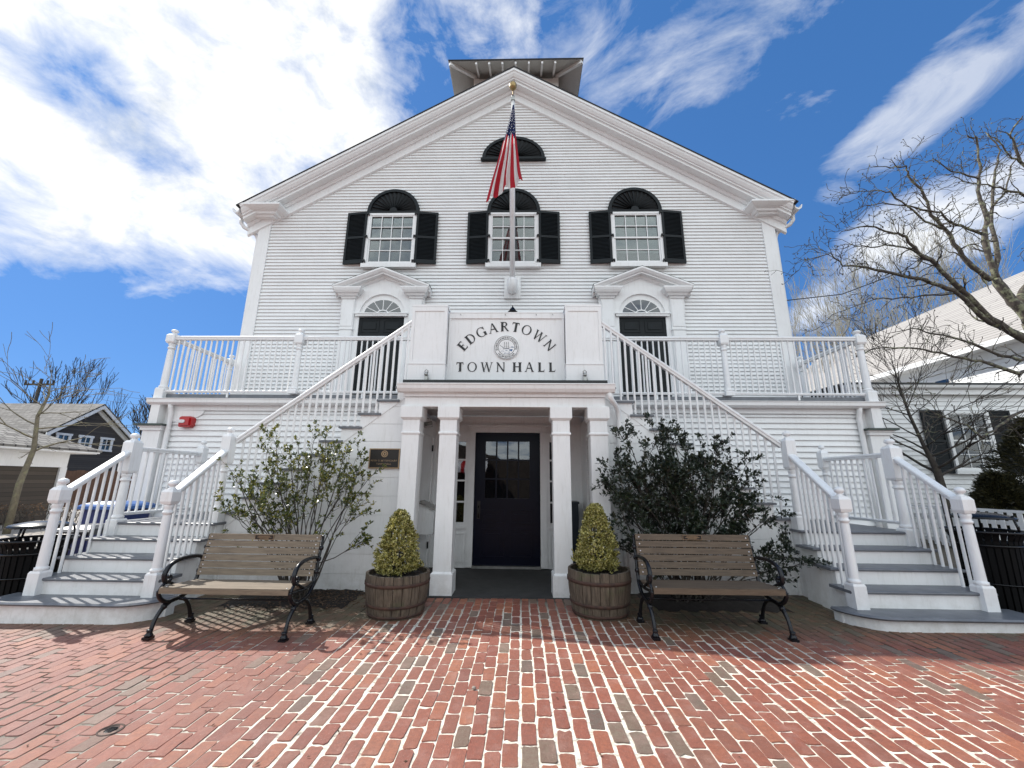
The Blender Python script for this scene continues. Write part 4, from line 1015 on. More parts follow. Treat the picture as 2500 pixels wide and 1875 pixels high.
mb.lathe([(.001, -.10), (.035, -.098), (.066, -.07), (.082, -.03), (.085, 0), (.080, .035), (.06, .07), (.03, .09), (.001, .094)], (bc.x, bc.y), 20)
nv = len(mb.v); mb.v = mb.v[:nv-9*20]+[(a, b, c+bc.z-.03) for a, b, c in mb.v[nv-9*20:]]
mb.build('gold_ball', M['gold'], fp)
mb = MB(); mb.tube([(-.02, 7.36, 9.6), (-.045, 7.7, 7.6), (-.03, 8.1, 6.4), (0, 8.2, 5.2), (0, 6.7, 4.0), (0, 6.2, 3.7)], .006, 5); mb.build('halyard', M['rope'], fp)

fl = thing('flag', 'red, white and blue stars and stripes flag hanging from the pole', 'flag', (0, 7.2, 9.5))
Yf = 7.24
def pxw(zx, zy, D=Yf):   # surveyed outline of the hanging cloth, converted once to metres
    px, py = 1150+zx/2.5525, 100+zy/2.5525
    d = camdir(px-1250, 937.5-py, 1000); return (.24+d.x/d.y*D, 1.38+d.z/d.y*D)
left = [(261, 398), (247, 450), (232, 510), (198, 622), (163, 740), (128, 850), (106, 930), (88, 1000)]
right = [(268, 398), (274, 450), (277, 510), (280, 600), (293, 700), (304, 780), (313, 830), (326, 880)]
NU, NV = 56, 54
def edge(L_, u):
    q = u*(len(L_)-1); i = min(int(q), len(L_)-2); f = q-i; return pxw(L_[i][0]*(1-f)+L_[i+1][0]*f, L_[i][1]*(1-f)+L_[i+1][1]*f)
def flagpt(u, v):
    a, b = edge(left, u), edge(right, u)
    sag = .10*sin(pi*v)*u**3
    x = a[0]+(b[0]-a[0])*v; z = a[1]+(b[1]-a[1])*v
    wv = .075*u*sin(v*pi*5.2+u*2.2)+.03*sin(v*pi*11+u*5)*u
    return (x+.012*sin(v*pi*5.2+1)*u, Yf+wv-.06*u*v, z-.02*sin(v*9)*u+sag*0)
mb = MB(); mb.sm = True; vs = [flagpt(i/NU, j/NV) for i in range(NU+1) for j in range(NV+1)]; mb.v = vs
for i in range(NU):
    for j in range(NV):
        mb.f.append((i*(NV+1)+j, i*(NV+1)+j+1, (i+1)*(NV+1)+j+1, (i+1)*(NV+1)+j)); mb.smooth.append(True)
        stripe = int(j/NV*9); u = i/NU
        mb.m.append(2 if u < .40+.02*sin(j*.3) else (0 if stripe % 2 == 0 else 1))
def cloth(n, c):
    m, nt_, b = mk(n); b.inputs['Base Color'].default_value = (*c, 1); b.inputs['Roughness'].default_value = .8
    out = nt_.nodes['Material Output']; tl = N(nt_, 'ShaderNodeBsdfTranslucent'); tl.inputs['Color'].default_value = (*c, 1); mx = N(nt_, 'ShaderNodeMixShader'); mx.inputs[0].default_value = .45
    v = coord(nt_); bump(nt_, noise(nt_, v, 300, 3), b, .2, .002)
    L(nt_, b.outputs[0], mx.inputs[1]); L(nt_, tl.outputs[0], mx.inputs[2]); L(nt_, mx.outputs[0], out.inputs[0]); return m
fo = mb.build('flag_cloth', [cloth('flag_red', (.48, .015, .03)), cloth('flag_white', (.80, .78, .76)), cloth('flag_blue', (.012, .022, .085))], fl, fix=False)
mb = MB(); rn = random.Random(2)
for r_ in range(9):
    for c_ in range(6):
        u = .10+r_*.034; v = (c_+.5+(r_ % 2)*.4)/6.4
        if v > .97: continue
        p = flagpt(u, v); q = .019*min(1, .45+u*1.9)
        st = [(p[0]+q*(1 if k % 2 == 0 else .42)*sin(2*pi*k/10), p[1]-.006, p[2]+q*(1 if k % 2 == 0 else .42)*cos(2*pi*k/10)*1.1) for k in range(10)]
        mb.add(st, [tuple(range(10))])
mb.build('stars', cloth('star_white', (.8, .8, .8)), fo, fix=False)

# ------------------------------------------------------------------ wall fittings
wp = thing('wall_plaque', 'dark bronze name plaque on the white stair wall left of the porch', 'plaque', (-1.65, 5.69, 1.67))
mb = MB(); mb.box(-1.855, -1.445, 5.682, 5.696, 1.545, 1.80); mb.build('plate', M['bronze'], wp)
mb = MB()
for q in ((-1.862, -1.438, 1.795, 1.808), (-1.862, -1.438, 1.537, 1.55), (-1.862, -1.849, 1.55, 1.795), (-1.451, -1.438, 1.55, 1.795)): mb.box(q[0], q[1], 5.676, 5.695, q[2], q[3])
mb.build('border', M['bronze_hi'], wp)
mb = MB(); ringp(mb, -1.65, 1.735, .034, .046, 5.679, 5.683, 24); ringp(mb, -1.65, 1.735, .012, .026, 5.679, 5.683, 16); mb.build('emblem', M['bronze_hi'], wp)
for txt, zt_, sz_ in (('PETER O. BETTENCOURT', 1.632, .033), ('TOWN HALL', 1.587, .033)):
    o_, adv = text_mesh(txt, sz_, M['bronze_hi'], wp, 'measure', lambda c: (0, 0, 0), 0); bpy.data.objects.remove(o_)
    sc_ = min(1.0, .37/adv)
    text_mesh(txt, sz_*sc_, M['bronze_hi'], wp, 'lettering', lambda c: (-1.65-adv*sc_/2+c, zt_, 0), 5.681)
fa = thing('fire_alarm_horn', 'red fire alarm horn strobe on the ground floor wall under the balcony', 'alarm', (-5.7, 7.1, 2.35))
mb = MB(); mb.prism([(-5.82, 2.28), (-5.80, 2.26), (-5.62, 2.26), (-5.59, 2.30), (-5.59, 2.42), (-5.62, 2.45), (-5.78, 2.45), (-5.82, 2.43)], 7.06, 7.158); mb.box(-5.79, -5.62, 7.03, 7.06, 2.29, 2.42); mb.build('housing', M['red'], fa)
mb = MB(); mb.prism([(-5.83, 2.33), (-5.70, 2.33), (-5.68, 2.36), (-5.70, 2.385), (-5.83, 2.385)], 7.015, 7.03); mb.build('strobe_lens', M['clear'], fa)
bx_ = thing('drop_box', 'white wall mounted drop box with slanted lid inside the porch', 'mailbox', (-1.1, 6.2, .65))
mb = MB(); mb.prism([(-1.225, .65), (-1.0, .65), (-.985, .97), (-1.225, 1.07)], 6.02, 6.42); mb.build('box_body', W, bx_)
mb = MB(); mb.prism([(-1.235, 1.078), (-.965, .968), (-.965, .985), (-1.235, 1.097)], 5.99, 6.45); mb.build('lid', M['galv'], bx_)
wl = thing('wall_light', 'small wire guarded light high inside the porch left side', 'light', (-1.2, 6.3, 2.2))
mb = MB(); mb.tube([(-1.24, 6.1, 2.28), (-1.14, 6.1, 2.30), (-1.10, 6.1, 2.17), (-1.22, 6.1, 2.16), (-1.24, 6.1, 2.28)], .006, 5); mb.tube([(-1.24, 6.2, 2.22), (-1.13, 6.2, 2.24)], .03, 8); mb.build('lamp_guard', M['galv'], wl)
cb_ = thing('cabinet', 'tall dark blue cabinet standing in the porch behind the right inner column', 'cabinet', (.96, 6.7, 0))
mb = MB(); mb.box(.78, 1.12, 6.62, 6.95, .012, 1.05); mb.build('cabinet_body', M['greendk'], cb_)
mb = MB(); mb.box(.765, 1.135, 6.60, 6.965, 1.05, 1.085); mb.box(.90, 1.0, 6.58, 6.60, 1.0, 1.04); mb.build('cabinet_lid', M['greendk'], cb_)
ln = thing('lantern', 'black pointed lantern just showing above the sign panel', 'lantern', (.078, 6.45, 3.2))
mb = MB(); mb.lathe([(.085, 4.155), (.088, 4.165), (.055, 4.19), (.05, 4.215), (.035, 4.22), (.032, 4.24), (.016, 4.245), (.004, 4.29)], (.078, 6.45), 8); mb.build('lantern_roof', M['black'], ln)
mb = MB(); mb.lathe([(.05, 3.85), (.075, 4.15)], (.078, 6.45), 6); mb.tube([(.078, 6.45, 2.86), (.078, 6.45, 3.85)], .02, 8); mb.build('lantern_body', M['black'], ln)

# ------------------------------------------------------------------ benches
def make_bench(label, wood):
    T = thing('park_bench', label, 'bench', (0, 0, 0), 0, 'park benches')
    hw = .60
    mb = MB()
    for i in range(5):
        y = -.045+i*.088; z = .395-.006*i+(.004 if i else 0)
        mb.box(-hw, hw, y, y+.078, z, z+.028)
    mb.box(-hw, hw, -.05, -.042, .372, .415)
    mb.build('seat', wood, T, local=True)
    mb = MB(); tl = R(14)
    for i in range(6):
        u0 = .045+i*.068; u1 = u0+.059
        def P(x, u, v): return (x, .395+u*sin(tl)-v*cos(tl), .40+u*cos(tl)+v*sin(tl)*.3)
        mb.add([P(-hw, u0, 0), P(hw, u0, 0), P(hw, u1, 0), P(-hw, u1, 0), P(-hw, u0, .022), P(hw, u0, .022), P(hw, u1, .022), P(-hw, u1, .022)],
               [(0, 3, 2, 1), (4, 5, 6, 7), (0, 1, 5, 4), (1, 2, 6, 5), (2, 3, 7, 6), (3, 0, 4, 7)])
    bk = mb.build('backrest', wood, T, local=True)
    mb = MB()
    for s in (-1, 1):
        for i in range(6):
            u = .075+i*.068; mb.lathe([(.001, 0), (.007, .001), (.008, .004)], (0, 0), 8)
            n_ = 24; sub = mb.v[-n_:]; mb.v = mb.v[:-n_]+[(s*(hw-.035)+a, .395+u*sin(tl)-.0225*cos(tl)-.006+c, .40+u*cos(tl)+b) for a, b, c in sub]
        mb.lathe([(.008, .423), (.007, .4265), (.001, .428)], (s*(hw-.035), -.01), 8)
    mb.build('bolt', M['clear'], bk, local=True)
    mb = MB(); uc = .045+5*.068+.03
    yb, zb = .395+uc*sin(tl)-.0235*cos(tl), .40+uc*cos(tl)
    mb.box(-.10, .10, yb-.006, yb+.001, zb-.024, zb+.024); pq = mb.build('plaque', M['bronze'], bk, local=True)
    mb = MB()
    for q in ((-.10, .10, .021, .024), (-.10, .10, -.024, -.021), (-.10, -.097, -.021, .021), (.097, .10, -.021, .021)): mb.box(q[0], q[1], yb-.0085, yb-.006, zb+q[2], zb+q[3])
    for r_, (z_, ws_) in enumerate(((.010, .12), (0, .15), (-.011, .10))): mb.box(-ws_/2, ws_/2, yb-.0075, yb-.006, zb+z_-.002, zb+z_+.002)
    mb.build('plaque_border', M['bronze_hi'], pq, local=True)
    for s in (-1, 1):
        mb = MB(); x = s*(hw+.012)
        def tb(pts, r, n=8): mb.tube([(x, a, b) for a, b in sm(pts)], [r_ for r_ in (sm1(r, len(sm(pts))) if hasattr(r, '__len__') else [r]*len(sm(pts)))], n)
        def sm(p):
            out = []
            for i in range(len(p)-1):
                p0, p1, p2, p3 = p[max(i-1, 0)], p[i], p[i+1], p[min(i+2, len(p)-1)]
                for k in range(4):
                    t = k/4; out.append(tuple(.5*((2*p1[j])+(-p0[j]+p2[j])*t+(2*p0[j]-5*p1[j]+4*p2[j]-p3[j])*t*t+(-p0[j]+3*p1[j]-3*p2[j]+p3[j])*t**3) for j in (0, 1)))
            out.append(p[-1]); return out
        def sm1(r, n): return [r[0]+(r[-1]-r[0])*i/(n-1) if len(r) == 2 else r[min(int(i/(n-1)*(len(r)-1)), len(r)-2)]*(1-(i/(n-1)*(len(r)-1) % 1))+r[min(int(i/(n-1)*(len(r)-1))+1, len(r)-1)]*(i/(n-1)*(len(r)-1) % 1) for i in range(n)]
        tb([(-.045, .025), (-.03, .10), (.0, .17), (.06, .235), (.13, .265), (.20, .27)], [.019, .016, .021, .017])
        tb([(.20, .27), (.10, .265), (.02, .30), (-.025, .35), (-.035, .39)], [.018, .02, .016])
        tb([(.42, .025), (.40, .10), (.36, .18), (.30, .24), (.22, .27)], [.019, .016, .02])
        tb([(.20, .27), (.30, .29), (.37, .34), (.41, .40), (.43, .48), (.455, .60), (.485, .70), (.505, .80), (.50, .82)], [.018, .019, .017, .013, .015])
        tb([(-.04, .385), (.08, .375), (.24, .365), (.40, .39)], .014)
        tb([(.455, .60), (.38, .625), (.26, .635), (.14, .630), (.05, .60), (.005, .545), (.0, .49), (.03, .45), (.07, .46), (.075, .49), (.05, .50)], [.014, .018, .022, .019, .014])
        tb([(-.03, .39), (.0, .43), (.03, .45)], .014)
        tb([(.03, .45), (.10, .43), (.16, .40), (.22, .375)], .012)
        for y_, q in ((-.05, 1), (.425, 1)):
            mb.box(x-.033, x+.033, y_-.035, y_+.03, 0, .022); mb.lathe([(.03, .02), (.034, .03), (.026, .045), (.02, .055), (.026, .07), (.02, .08)], (x, y_), 10)
        for (a, b) in ((.43, .48), (.455, .60), (.485, .70), (.06, .235)):
            mb.lathe([(.008, b-.028), (.024, b-.014), (.026, b), (.024, b+.014), (.008, b+.028)], (x, a), 8)
        mb.build('side_frame', M['iron'], T, local=True)
    mb = MB(); mb.tube([(-hw, .20, .27), (hw, .20, .27)], .008, 6); mb.build('crossbar', M['iron'], T, local=True)
    return T
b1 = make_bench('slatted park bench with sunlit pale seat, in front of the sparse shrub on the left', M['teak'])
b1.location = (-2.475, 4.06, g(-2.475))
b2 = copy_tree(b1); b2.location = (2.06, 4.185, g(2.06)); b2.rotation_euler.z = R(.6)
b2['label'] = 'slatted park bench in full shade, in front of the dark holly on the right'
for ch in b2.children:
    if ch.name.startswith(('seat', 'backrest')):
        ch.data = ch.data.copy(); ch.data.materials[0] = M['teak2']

# ------------------------------------------------------------------ barrels and box shrubs
def barrel(cx, cy, label, H=.44, seed=1):
    T = thing('barrel_planter', label, 'planter', (cx, cy, g(cx)), 0, 'half barrel planters'); z0 = g(cx); rn = random.Random(seed)
    def rad(t): return .282+.058*sin(min(1, t*.95+.05)*pi*.58)
    mb = MB(); ns = 22
    for i in range(ns):
        a0, a1 = 2*pi*(i+.03)/ns, 2*pi*(i+.97)/ns; dr = rn.uniform(-.004, .004); ht = H+rn.uniform(-.006, .006)
        rings = []
        for k in range(9):
            t = k/8; r = rad(t)+dr; z = z0+t*ht
            rings.append([(cx+rr*cos(a), cy+rr*sin(a), z) for rr, a in ((r, a0), (r*1.004, (a0+a1)/2), (r, a1), (r-.025, a1), (r-.025, a0))])
        mb.loft(rings)
    mb.build('staves', M['barrel'], T)
    for a, b in ((.035, .10), (.26, .33), (.74, .82)):
        mb = MB(); n = 32
        rings = [[(cx+rr*cos(2*pi*i/n), cy+rr*sin(2*pi*i/n), z0+t*H) for i in range(n)] for t, rr in ((a, rad(a)+.003), (a, rad(a)+.008), (b, rad(b)+.008), (b, rad(b)+.003))]
        mb.sm = True; mb.loft(rings, cap=False); mb.build('hoop', M['hoop'], T)
    mb = MB(); n = 18
    for k in range(5):
        for i in range(n):
            def q(kk, ii): r = .30*kk/5; a = 2*pi*ii/n; return (cx+r*cos(a), cy+r*sin(a), z0+H-.045+.03*(1-kk/5)+.012*sin(ii*2.1+kk*1.7))
            mb.add([q(k, i), q(k+1, i), q(k+1, i+1), q(k, i+1)], [(0, 1, 2, 3)])
    mb.build('soil', M['soil'], T, fix=False)
def leaf(mb, p, d, n, l, w_):
    """one small folded leaf"""
    s = d.cross(n).normalized()*w_; 
    a = p; b = p+d*l*.5+s+n*l*.08; c = p+d*l; e = p+d*l*.5-s+n*l*.08; m_ = p+d*l*.5-n*l*.03
    bb = len(mb.v); mb.v += [tuple(a), tuple(b), tuple(c), tuple(e), tuple(m_)]
    mb.f += [(bb, bb+1, bb+4), (bb+1, bb+2, bb+4), (bb+2, bb+3, bb+4), (bb+3, bb, bb+4)]; mb.m += [mb.cur]*4; mb.smooth += [False]*4
def rv(rn): 
    v = Vector((rn.gauss(0, 1), rn.gauss(0, 1), rn.gauss(0, 1))); return v.normalized()
def box_shrub(cx, cy, z0, zt, label, seed):
    T = thing('conical_shrub', label, 'shrub', (cx, cy, z0), 0, 'golden conical shrubs'); rn = random.Random(seed); H = zt-z0
    mb = MB()
    for i in range(26):
        a = rn.uniform(0, 2*pi); r = rn.uniform(.05, .2); t = rn.uniform(.3, .9)
        mb.tube([(cx, cy, z0-.06), (cx+r*.4*cos(a), cy+r*.4*sin(a), z0+H*t*.35), (cx+r*(1-t*.6)*cos(a), cy+r*(1-t*.6)*sin(a), z0+H*t)], [.008, .005, .002], 5)
    mb.build('stem', M['barkdk'], T)
    mb = MB()
    def rr(t): return .232*((1-t)**.56)*min(1, (t+.12)/.24)**.6
    # sprigs spread over an uneven cone
    for i in range(1900):
        t = rn.random()**1.12; a = rn.uniform(0, 2*pi)
        lump = 1+.10*sin(a*3+t*9+seed)+.10*sin(a*7-t*17+seed*2)+.06*rn.gauss(0, 1)+(rn.uniform(.08, .3) if rn.random() < .06 else 0)
        dep = 1-abs(rn.gauss(0, .16)); r = rr(t)*lump*dep
        p = Vector((cx+r*cos(a), cy+r*sin(a), z0+H*(t*.97)+.0))
        o = Vector((cos(a), sin(a), .55+rn.gauss(0, .3))).normalized()
        for k in range(9):
            q = p+o*(.004*k)+rv(rn)*.006; d = (o*.8+rv(rn)*.9+Vector((0, 0, .25))).normalized(); leaf(mb, q, d, (rv(rn)*.6+o).normalized(), rn.uniform(.017, .027), rn.uniform(.0055, .009))
    mb.build('foliage', M['boxleaf'], T, fix=False)
barrel(-1.11, 4.84, 'weathered half barrel planter with rusty hoops, left of the entrance', .42, 1)
barrel(1.095, 4.90, 'weathered half barrel planter with mossy lower staves, right of the entrance', .45, 2)
box_shrub(-1.13, 4.84, .40, 1.05, 'golden green conical shrub growing in the barrel left of the entrance', 1)
box_shrub(1.08, 4.90, .45, 1.14, 'golden green conical shrub growing in the barrel right of the entrance', 4)

# ------------------------------------------------------------------ holly shrubs
def grow(rn, mb, p, d, r, l, lev, tips, spread=.5, up=.15, seg=4, split=(2, 3), tr=.55, crook=.18, minr=.002, sides=5, lr=.72, ys=1.0):
    pts = [p.copy()]; rad = [r]; q = p.copy(); dd = d.copy()
    for i in range(seg):
        dd = (dd+rv(rn)*crook+Vector((0, 0, up*.2))).normalized(); dd.y *= ys; dd.normalize(); q = q+dd*(l/seg); pts.append(q.copy()); rad.append(max(minr, r*(1-(1-tr)*(i+1)/seg)))
    mb.tube(pts, rad, sides, cap=False)
    if lev == 0: tips.append((pts, dd)); return
    for k in range(rn.randint(*split)):
        i = rn.randint(max(1, seg//2), seg) if k else seg
        nd = (dd+rv(rn)*spread+Vector((0, 0, up))).normalized()
        grow(rn, mb, pts[i], nd, max(minr, rad[i]*rn.uniform(.6, .85)), l*rn.uniform(lr-.12, lr+.12), lev-1, tips, spread, up, seg, split, tr, crook, minr, max(4, sides-1), lr, ys)
def holly(label, base, starts, leafmat, seed, dens, lsz, inner=0):
    rn = random.Random(seed); T = thing('holly_shrub', label, 'shrub', (base[0], base[1], 0), 0)
    mb = MB(); tips = []
    for (tx, ty, tz), r in starts:
        b = Vector((base[0]+rn.uniform(-.22, .22), base[1]+rn.uniform(-.08, .08), -.02)); t = Vector((tx, ty, tz)); m_ = b.lerp(t, .5)+Vector((rn.uniform(-.1, .1), rn.uniform(-.06, .06), .10))
        pts = [b, b.lerp(m_, .5)+rv(rn)*.02, m_, m_.lerp(t, .5)+rv(rn)*.03, t]; mb.tube(pts, [r, r*.85, r*.7, r*.55, r*.4], 5, cap=False)
        for k in range(4):
            f = rn.uniform(.55, 1); i = min(3, int(f*4)); p = pts[i].lerp(pts[i+1], f*4-i)
            d = ((t-b).normalized()+rv(rn)*.7+Vector((0, -.05, .1))).normalized(); grow(rn, mb, p, d, r*.35, rn.uniform(.16, .30), 1, tips, .8, .1, 3, (2, 3), .5, .25, .0015, 4, .7)
        grow(rn, mb, t, (t-m_).normalized(), r*.4, rn.uniform(.14, .24), 1, tips, .8, .15, 3, (2, 3), .5, .25, .0015, 4, .7)
    mb.build('branches', M['barkdk'], T, fix=False)
    mb = MB()
    for pts, dd in tips:
        n = int(dens*rn.uniform(.6, 1.4))
        for k in range(n):
            f = 1-rn.random()**1.6; i = min(len(pts)-2, int(f*(len(pts)-1))); p = pts[i].lerp(pts[i+1], f*(len(pts)-1)-i)
            if k < n*inner: p = p+rv(rn)*.05
            d = (dd*.6+rv(rn)*.9+Vector((0, 0, .15))).normalized(); l_ = lsz*rn.uniform(.7, 1.2); leaf(mb, p, d, (rv(rn)*.8+Vector((0, -.3, .8))).normalized(), l_, l_*.24)
        for k in range(5):
            d = (dd+rv(rn)*.7).normalized(); l_ = lsz*rn.uniform(.8, 1.2); leaf(mb, pts[-1], d, (rv(rn)*.6+Vector((0, -.3, .8))).normalized(), l_, l_*.24)
    mb.build('foliage', M[leafmat], T, fix=False); print(label, len(mb.f))
rn = random.Random(11)
A = []
for x, z in ((-2.95, 1.85), (-2.75, 1.78), (-2.5, 1.88), (-2.25, 1.85), (-2.10, 1.75), (-2.95, 1.62), (-3.25, 1.40), (-3.15, 1.18), (-1.95, 1.58), (-1.80, 1.42), (-1.72, 1.30), (-2.6, 1.55), (-2.35, 1.45), (-3.05, 1.02), (-2.8, 1.25), (-2.1, 1.2), (-2.0, .98), (-3.25, .88), (-2.95, .8), (-1.9, .62), (-2.6, 1.05), (-2.3, 1.65), (-2.75, 1.0), (-3.2, 1.25), (-3.45, 1.33), (-3.3, 1.1), (-2.4, 1.72), (-2.05, 1.62), (-2.65, 1.7), (-2.85, 1.45), (-2.2, 1.35), (-3.0, .9)):
    A.append(((x*.98+.02, 5.22+rn.uniform(-.22, .2), z*.93), rn.uniform(.007, .012)))
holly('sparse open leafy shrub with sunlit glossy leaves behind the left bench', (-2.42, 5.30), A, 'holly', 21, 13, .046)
B = []
for x, z in ((1.75, 1.92), (1.55, 1.72), (1.5, 1.60), (1.42, 1.42), (1.6, 1.95), (1.9, 2.0), (1.75, 1.75), (1.45, 1.5), (2.3, 1.92), (2.65, 1.75), (2.15, 1.65), (1.6, 1.5), (2.0, 1.7), (2.9, 1.55), (2.7, 1.45), (2.05, 1.85), (2.25, 1.80), (2.5, 1.72), (2.8, 1.55), (2.45, 1.82), (3.0, 1.45), (2.9, 1.2), (1.5, 1.2), (1.7, 1.35), (1.95, 1.5), (2.1, 1.3), (2.35, 1.4), (2.6, 1.3), (2.75, 1.05), (2.5, 1.05), (2.2, 1.05), (1.9, 1.0), (1.65, .95), (1.45, .9), (3.0, .85), (2.8, .8), (2.55, .75), (3.05, 1.0), (1.5, .65), (3.1, .6), (3.3, .62), (3.45, .5), (2.95, .5), (3.2, .35), (1.75, .6), (2.3, .8), (2.0, .75)):
    B.append(((x*.98, 5.22+rn.uniform(-.25, .22), z*.93), rn.uniform(.008, .013)))
B += [((x, y+.0, z), .008) for x, y, z in ((1.65, 5.0, 1.4), (1.6, 4.98, 1.25), (2.0, 4.9, 1.2), (2.4, 4.9, 1.25), (2.7, 4.95, 1.0), (1.4, 5.0, 1.0), (2.2, 4.95, .95), (2.55, 5.3, 1.45), (2.0, 5.35, 1.6), (1.8, 5.3, 1.15), (2.3, 5.35, 1.2), (2.75, 5.35, 1.25))]
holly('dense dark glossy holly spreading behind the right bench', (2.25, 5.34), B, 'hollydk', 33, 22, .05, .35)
# soil bed with leaf litter under the shrubs
for s, lab in ((-1, 'bare soil bed with fallen leaves under the left shrub'), (1, 'bare soil bed in shade under the dark holly')):
    mb = MB(); x0, x1 = sorted((s*1.75, s*3.2))
    nx, ny = 22, 6; y0_ = 4.98
    for i in range(nx):
        for j in range(ny):
            def q(a, b): X_ = x0+(x1-x0)*a/nx; Y_ = y0_+(5.70-y0_)*b/ny; e = min(a, nx-a, b*2)/3.; return (X_+(.05*sin(b*3) if a in (0, nx) else 0), Y_+(.05*sin(a*1.9) if b == 0 else 0), g(X_)+.004+.018*min(1, e)+.006*sin(a*2.3+b*1.7)*min(1, e))
            mb.add([q(i, j), q(i+1, j), q(i+1, j+1), q(i, j+1)], [(0, 1, 2, 3)])
    tag(mb.build('soil_bed', M['soil'], kind='structure', fix=False))
mb = MB(); rn = random.Random(4)
for i in range(900):
    x = rn.gauss(-2.2, .42); y = rn.uniform(4.75, 5.66)
    leaf(mb, Vector((x, y, g(x)+.022+rn.random()*.01)), Vector((rn.uniform(-1, 1), rn.uniform(-1, 1), rn.uniform(-.1, .2))).normalized(), Vector((rn.uniform(-.3, .3), rn.uniform(-.3, .3), 1)).normalized(), .035, .01)
for i in range(170):
    x = rn.uniform(-5.5, 5.5); y = rn.uniform(2.0, 4.9)
    leaf(mb, Vector((x, y, g(x)+.004)), Vector((rn.uniform(-1, 1), rn.uniform(-1, 1), rn.uniform(0, .15))).normalized(), Vector((rn.uniform(-.2, .2), rn.uniform(-.2, .2), 1)).normalized(), rn.uniform(.012, .032), rn.uniform(.002, .007))
tag(mb.build('leaf_litter', M['drybrush'], kind='stuff', fix=False), 'scatter of dry brown leaves on the soil behind the left bench', 'leaves')

# ------------------------------------------------------------------ litter bins, recycling bins, small ground things
def litter_bin(cx, cy, H, label, seed):
    T = thing('litter_bin', label, 'trash can', (cx, cy, g(cx)), 0, 'black slatted litter bins'); z0 = g(cx)
    r0, r1, r2 = .25, .275, .33
    mb = MB(); ns = 30
    for i in range(ns):
        a = 2*pi*i/ns; da = pi/ns*.74
        rings = []
        for r, z in ((r0, .04), (r0+.01, .3), (r1, H-.16), (r1+.006, H-.10), (r1+.03, H-.045), (r2, H-.012)):
            rings.append([(cx+rr*cos(b), cy+rr*sin(b), z0+z) for rr, b in ((r, a-da), (r, a+da), (r-.008, a+da), (r-.008, a-da))])
        mb.loft(rings)
    mb.build('slats', M['blackslat'], T)
    mb = MB()
    for r, z, q in ((r2+.005, H-.01, .014), (r1+.01, H-.15, .012), (r0+.012, .06, .014), (r0+.02, .32, .008)):
        mb.tube([(cx+r*cos(2*pi*i/32), cy+r*sin(2*pi*i/32), z0+z) for i in range(33)], q, 8)
    mb.build('ring', M['black'], T)
    mb = MB(); mb.lathe([(r0-.03, .02), (r1-.03, H-.12)], (cx, cy), 24); mb.v = [(a, b, c+z0) for a, b, c in mb.v]; mb.build('liner', M['blackslat'], T)
    mb = MB()
    for a in (.8, .8+pi*2/3, .8+pi*4/3):
        mb.tube([(cx+r2*.93*cos(a), cy+r2*.93*sin(a), z0+H-.03), (cx+r2*.82*cos(a), cy+r2*.82*sin(a), z0+H+.13)], .011, 6)
    mb.lathe([(r2*.86, H+.125), (r2*.88, H+.135), (r2*.80, H+.155), (r2*.4, H+.185), (.01, H+.193)], (cx, cy), 28); mb.v = [(a, b, c+z0*(1 if c > H+.1 and c < H+.2 else 0)) for a, b, c in mb.v]
    mb.build('lid', M['black'], T)
litter_bin(-5.46, 5.0, .72, 'black slatted litter bin with a shiny domed lid beside the left staircase', 1)
litter_bin(5.50, 5.05, .86, 'black slatted litter bin with raised lid beside the right staircase', 2)
def wheelie(cx, cy, H, w_, mat, lid, label, name, rz=0):
    T = thing(name, label, 'recycling bin', (cx, cy, g(cx)), rz, None); h = w_/2; d = .26
    mb = MB(); mb.loft([[(-q, -p, z), (q, -p, z), (q, p, z), (-q, p, z)] for q, p, z in ((h*.82, d*.8, 0.03), (h*.97, d*.98, H-.12), (h, d, H-.10), (h*1.05, d*1.05, H-.06))]); mb.build('bin_body', M[mat], T, local=True)
    mb = MB(); mb.loft([[(-q, -p, z), (q, -p, z), (q, p, z), (-q, p, z)] for q, p, z in ((h*1.10, d*1.12, H-.075), (h*1.12, d*1.14, H-.03), (h*1.0, d*1.0, H), (h*.6, d*.6, H+.035))]); mb.build('bin_lid', M[lid], T, local=True)
    mb = MB(); [mb.tube([(s*h*.9, d*.7, .09), (s*(h*.9+.04), d*.7, .09)], .09, 14) for s in (-1, 1)]; mb.build('wheel', M['black'], T, local=True)
wheelie(-6.03, 6.5, 1.03, .62, 'blue', 'bluelid', 'blue recycling bin with pale blue lid behind the left staircase landing', 'recycling_bin')
wheelie(-5.62, 5.75, .76, .42, 'blue', 'greendk', 'small dark blue bin tucked against the left staircase', 'small_bin', .1)
co_ = thing('cleanout_cover', 'round cast metal cleanout cover set in the bricks at lower left', 'cover', (-2.09, 2.67, g(-2)))
z0 = g(-2.09); mb = MB(); mb.lathe([(.062, -.01), (.062, .002), (.054, .003), (.052, -.001)], (-2.09, 2.67), 28); mb.v = [(a, b, c+z0) for a, b, c in mb.v]; mb.build('rim', M['hoop'], co_)
mb = MB(); mb.lathe([(.051, -.008), (.051, -.002), (.030, -.001), (.028, .0015), (.012, .0015), (.001, .002)], (-2.09, 2.67), 28)
for i in range(-2, 3): mb.box(-2.09-.02, -2.07, 2.67+i*.011-.002, 2.67+i*.011+.002, -.001, .004)
mb.v = [(a, b, c+z0) for a, b, c in mb.v]; mb.build('cap', M['iron'], co_)
mb = MB(); rn = random.Random(8); mb.lathe([(.001, 0), (.013, .003), (.016, .009), (.010, .016), (.001, .018)], (0, 0), 9); mb.v = [(a*rn.uniform(.8, 1.2), b*rn.uniform(.8, 1.2), c) for a, b, c in mb.v]
o = mb.build('pebble', M['stone']); tag(o, 'small tan pebble lying on the bricks near the middle', 'pebble'); o.location = (-.08, 3.19, .001)

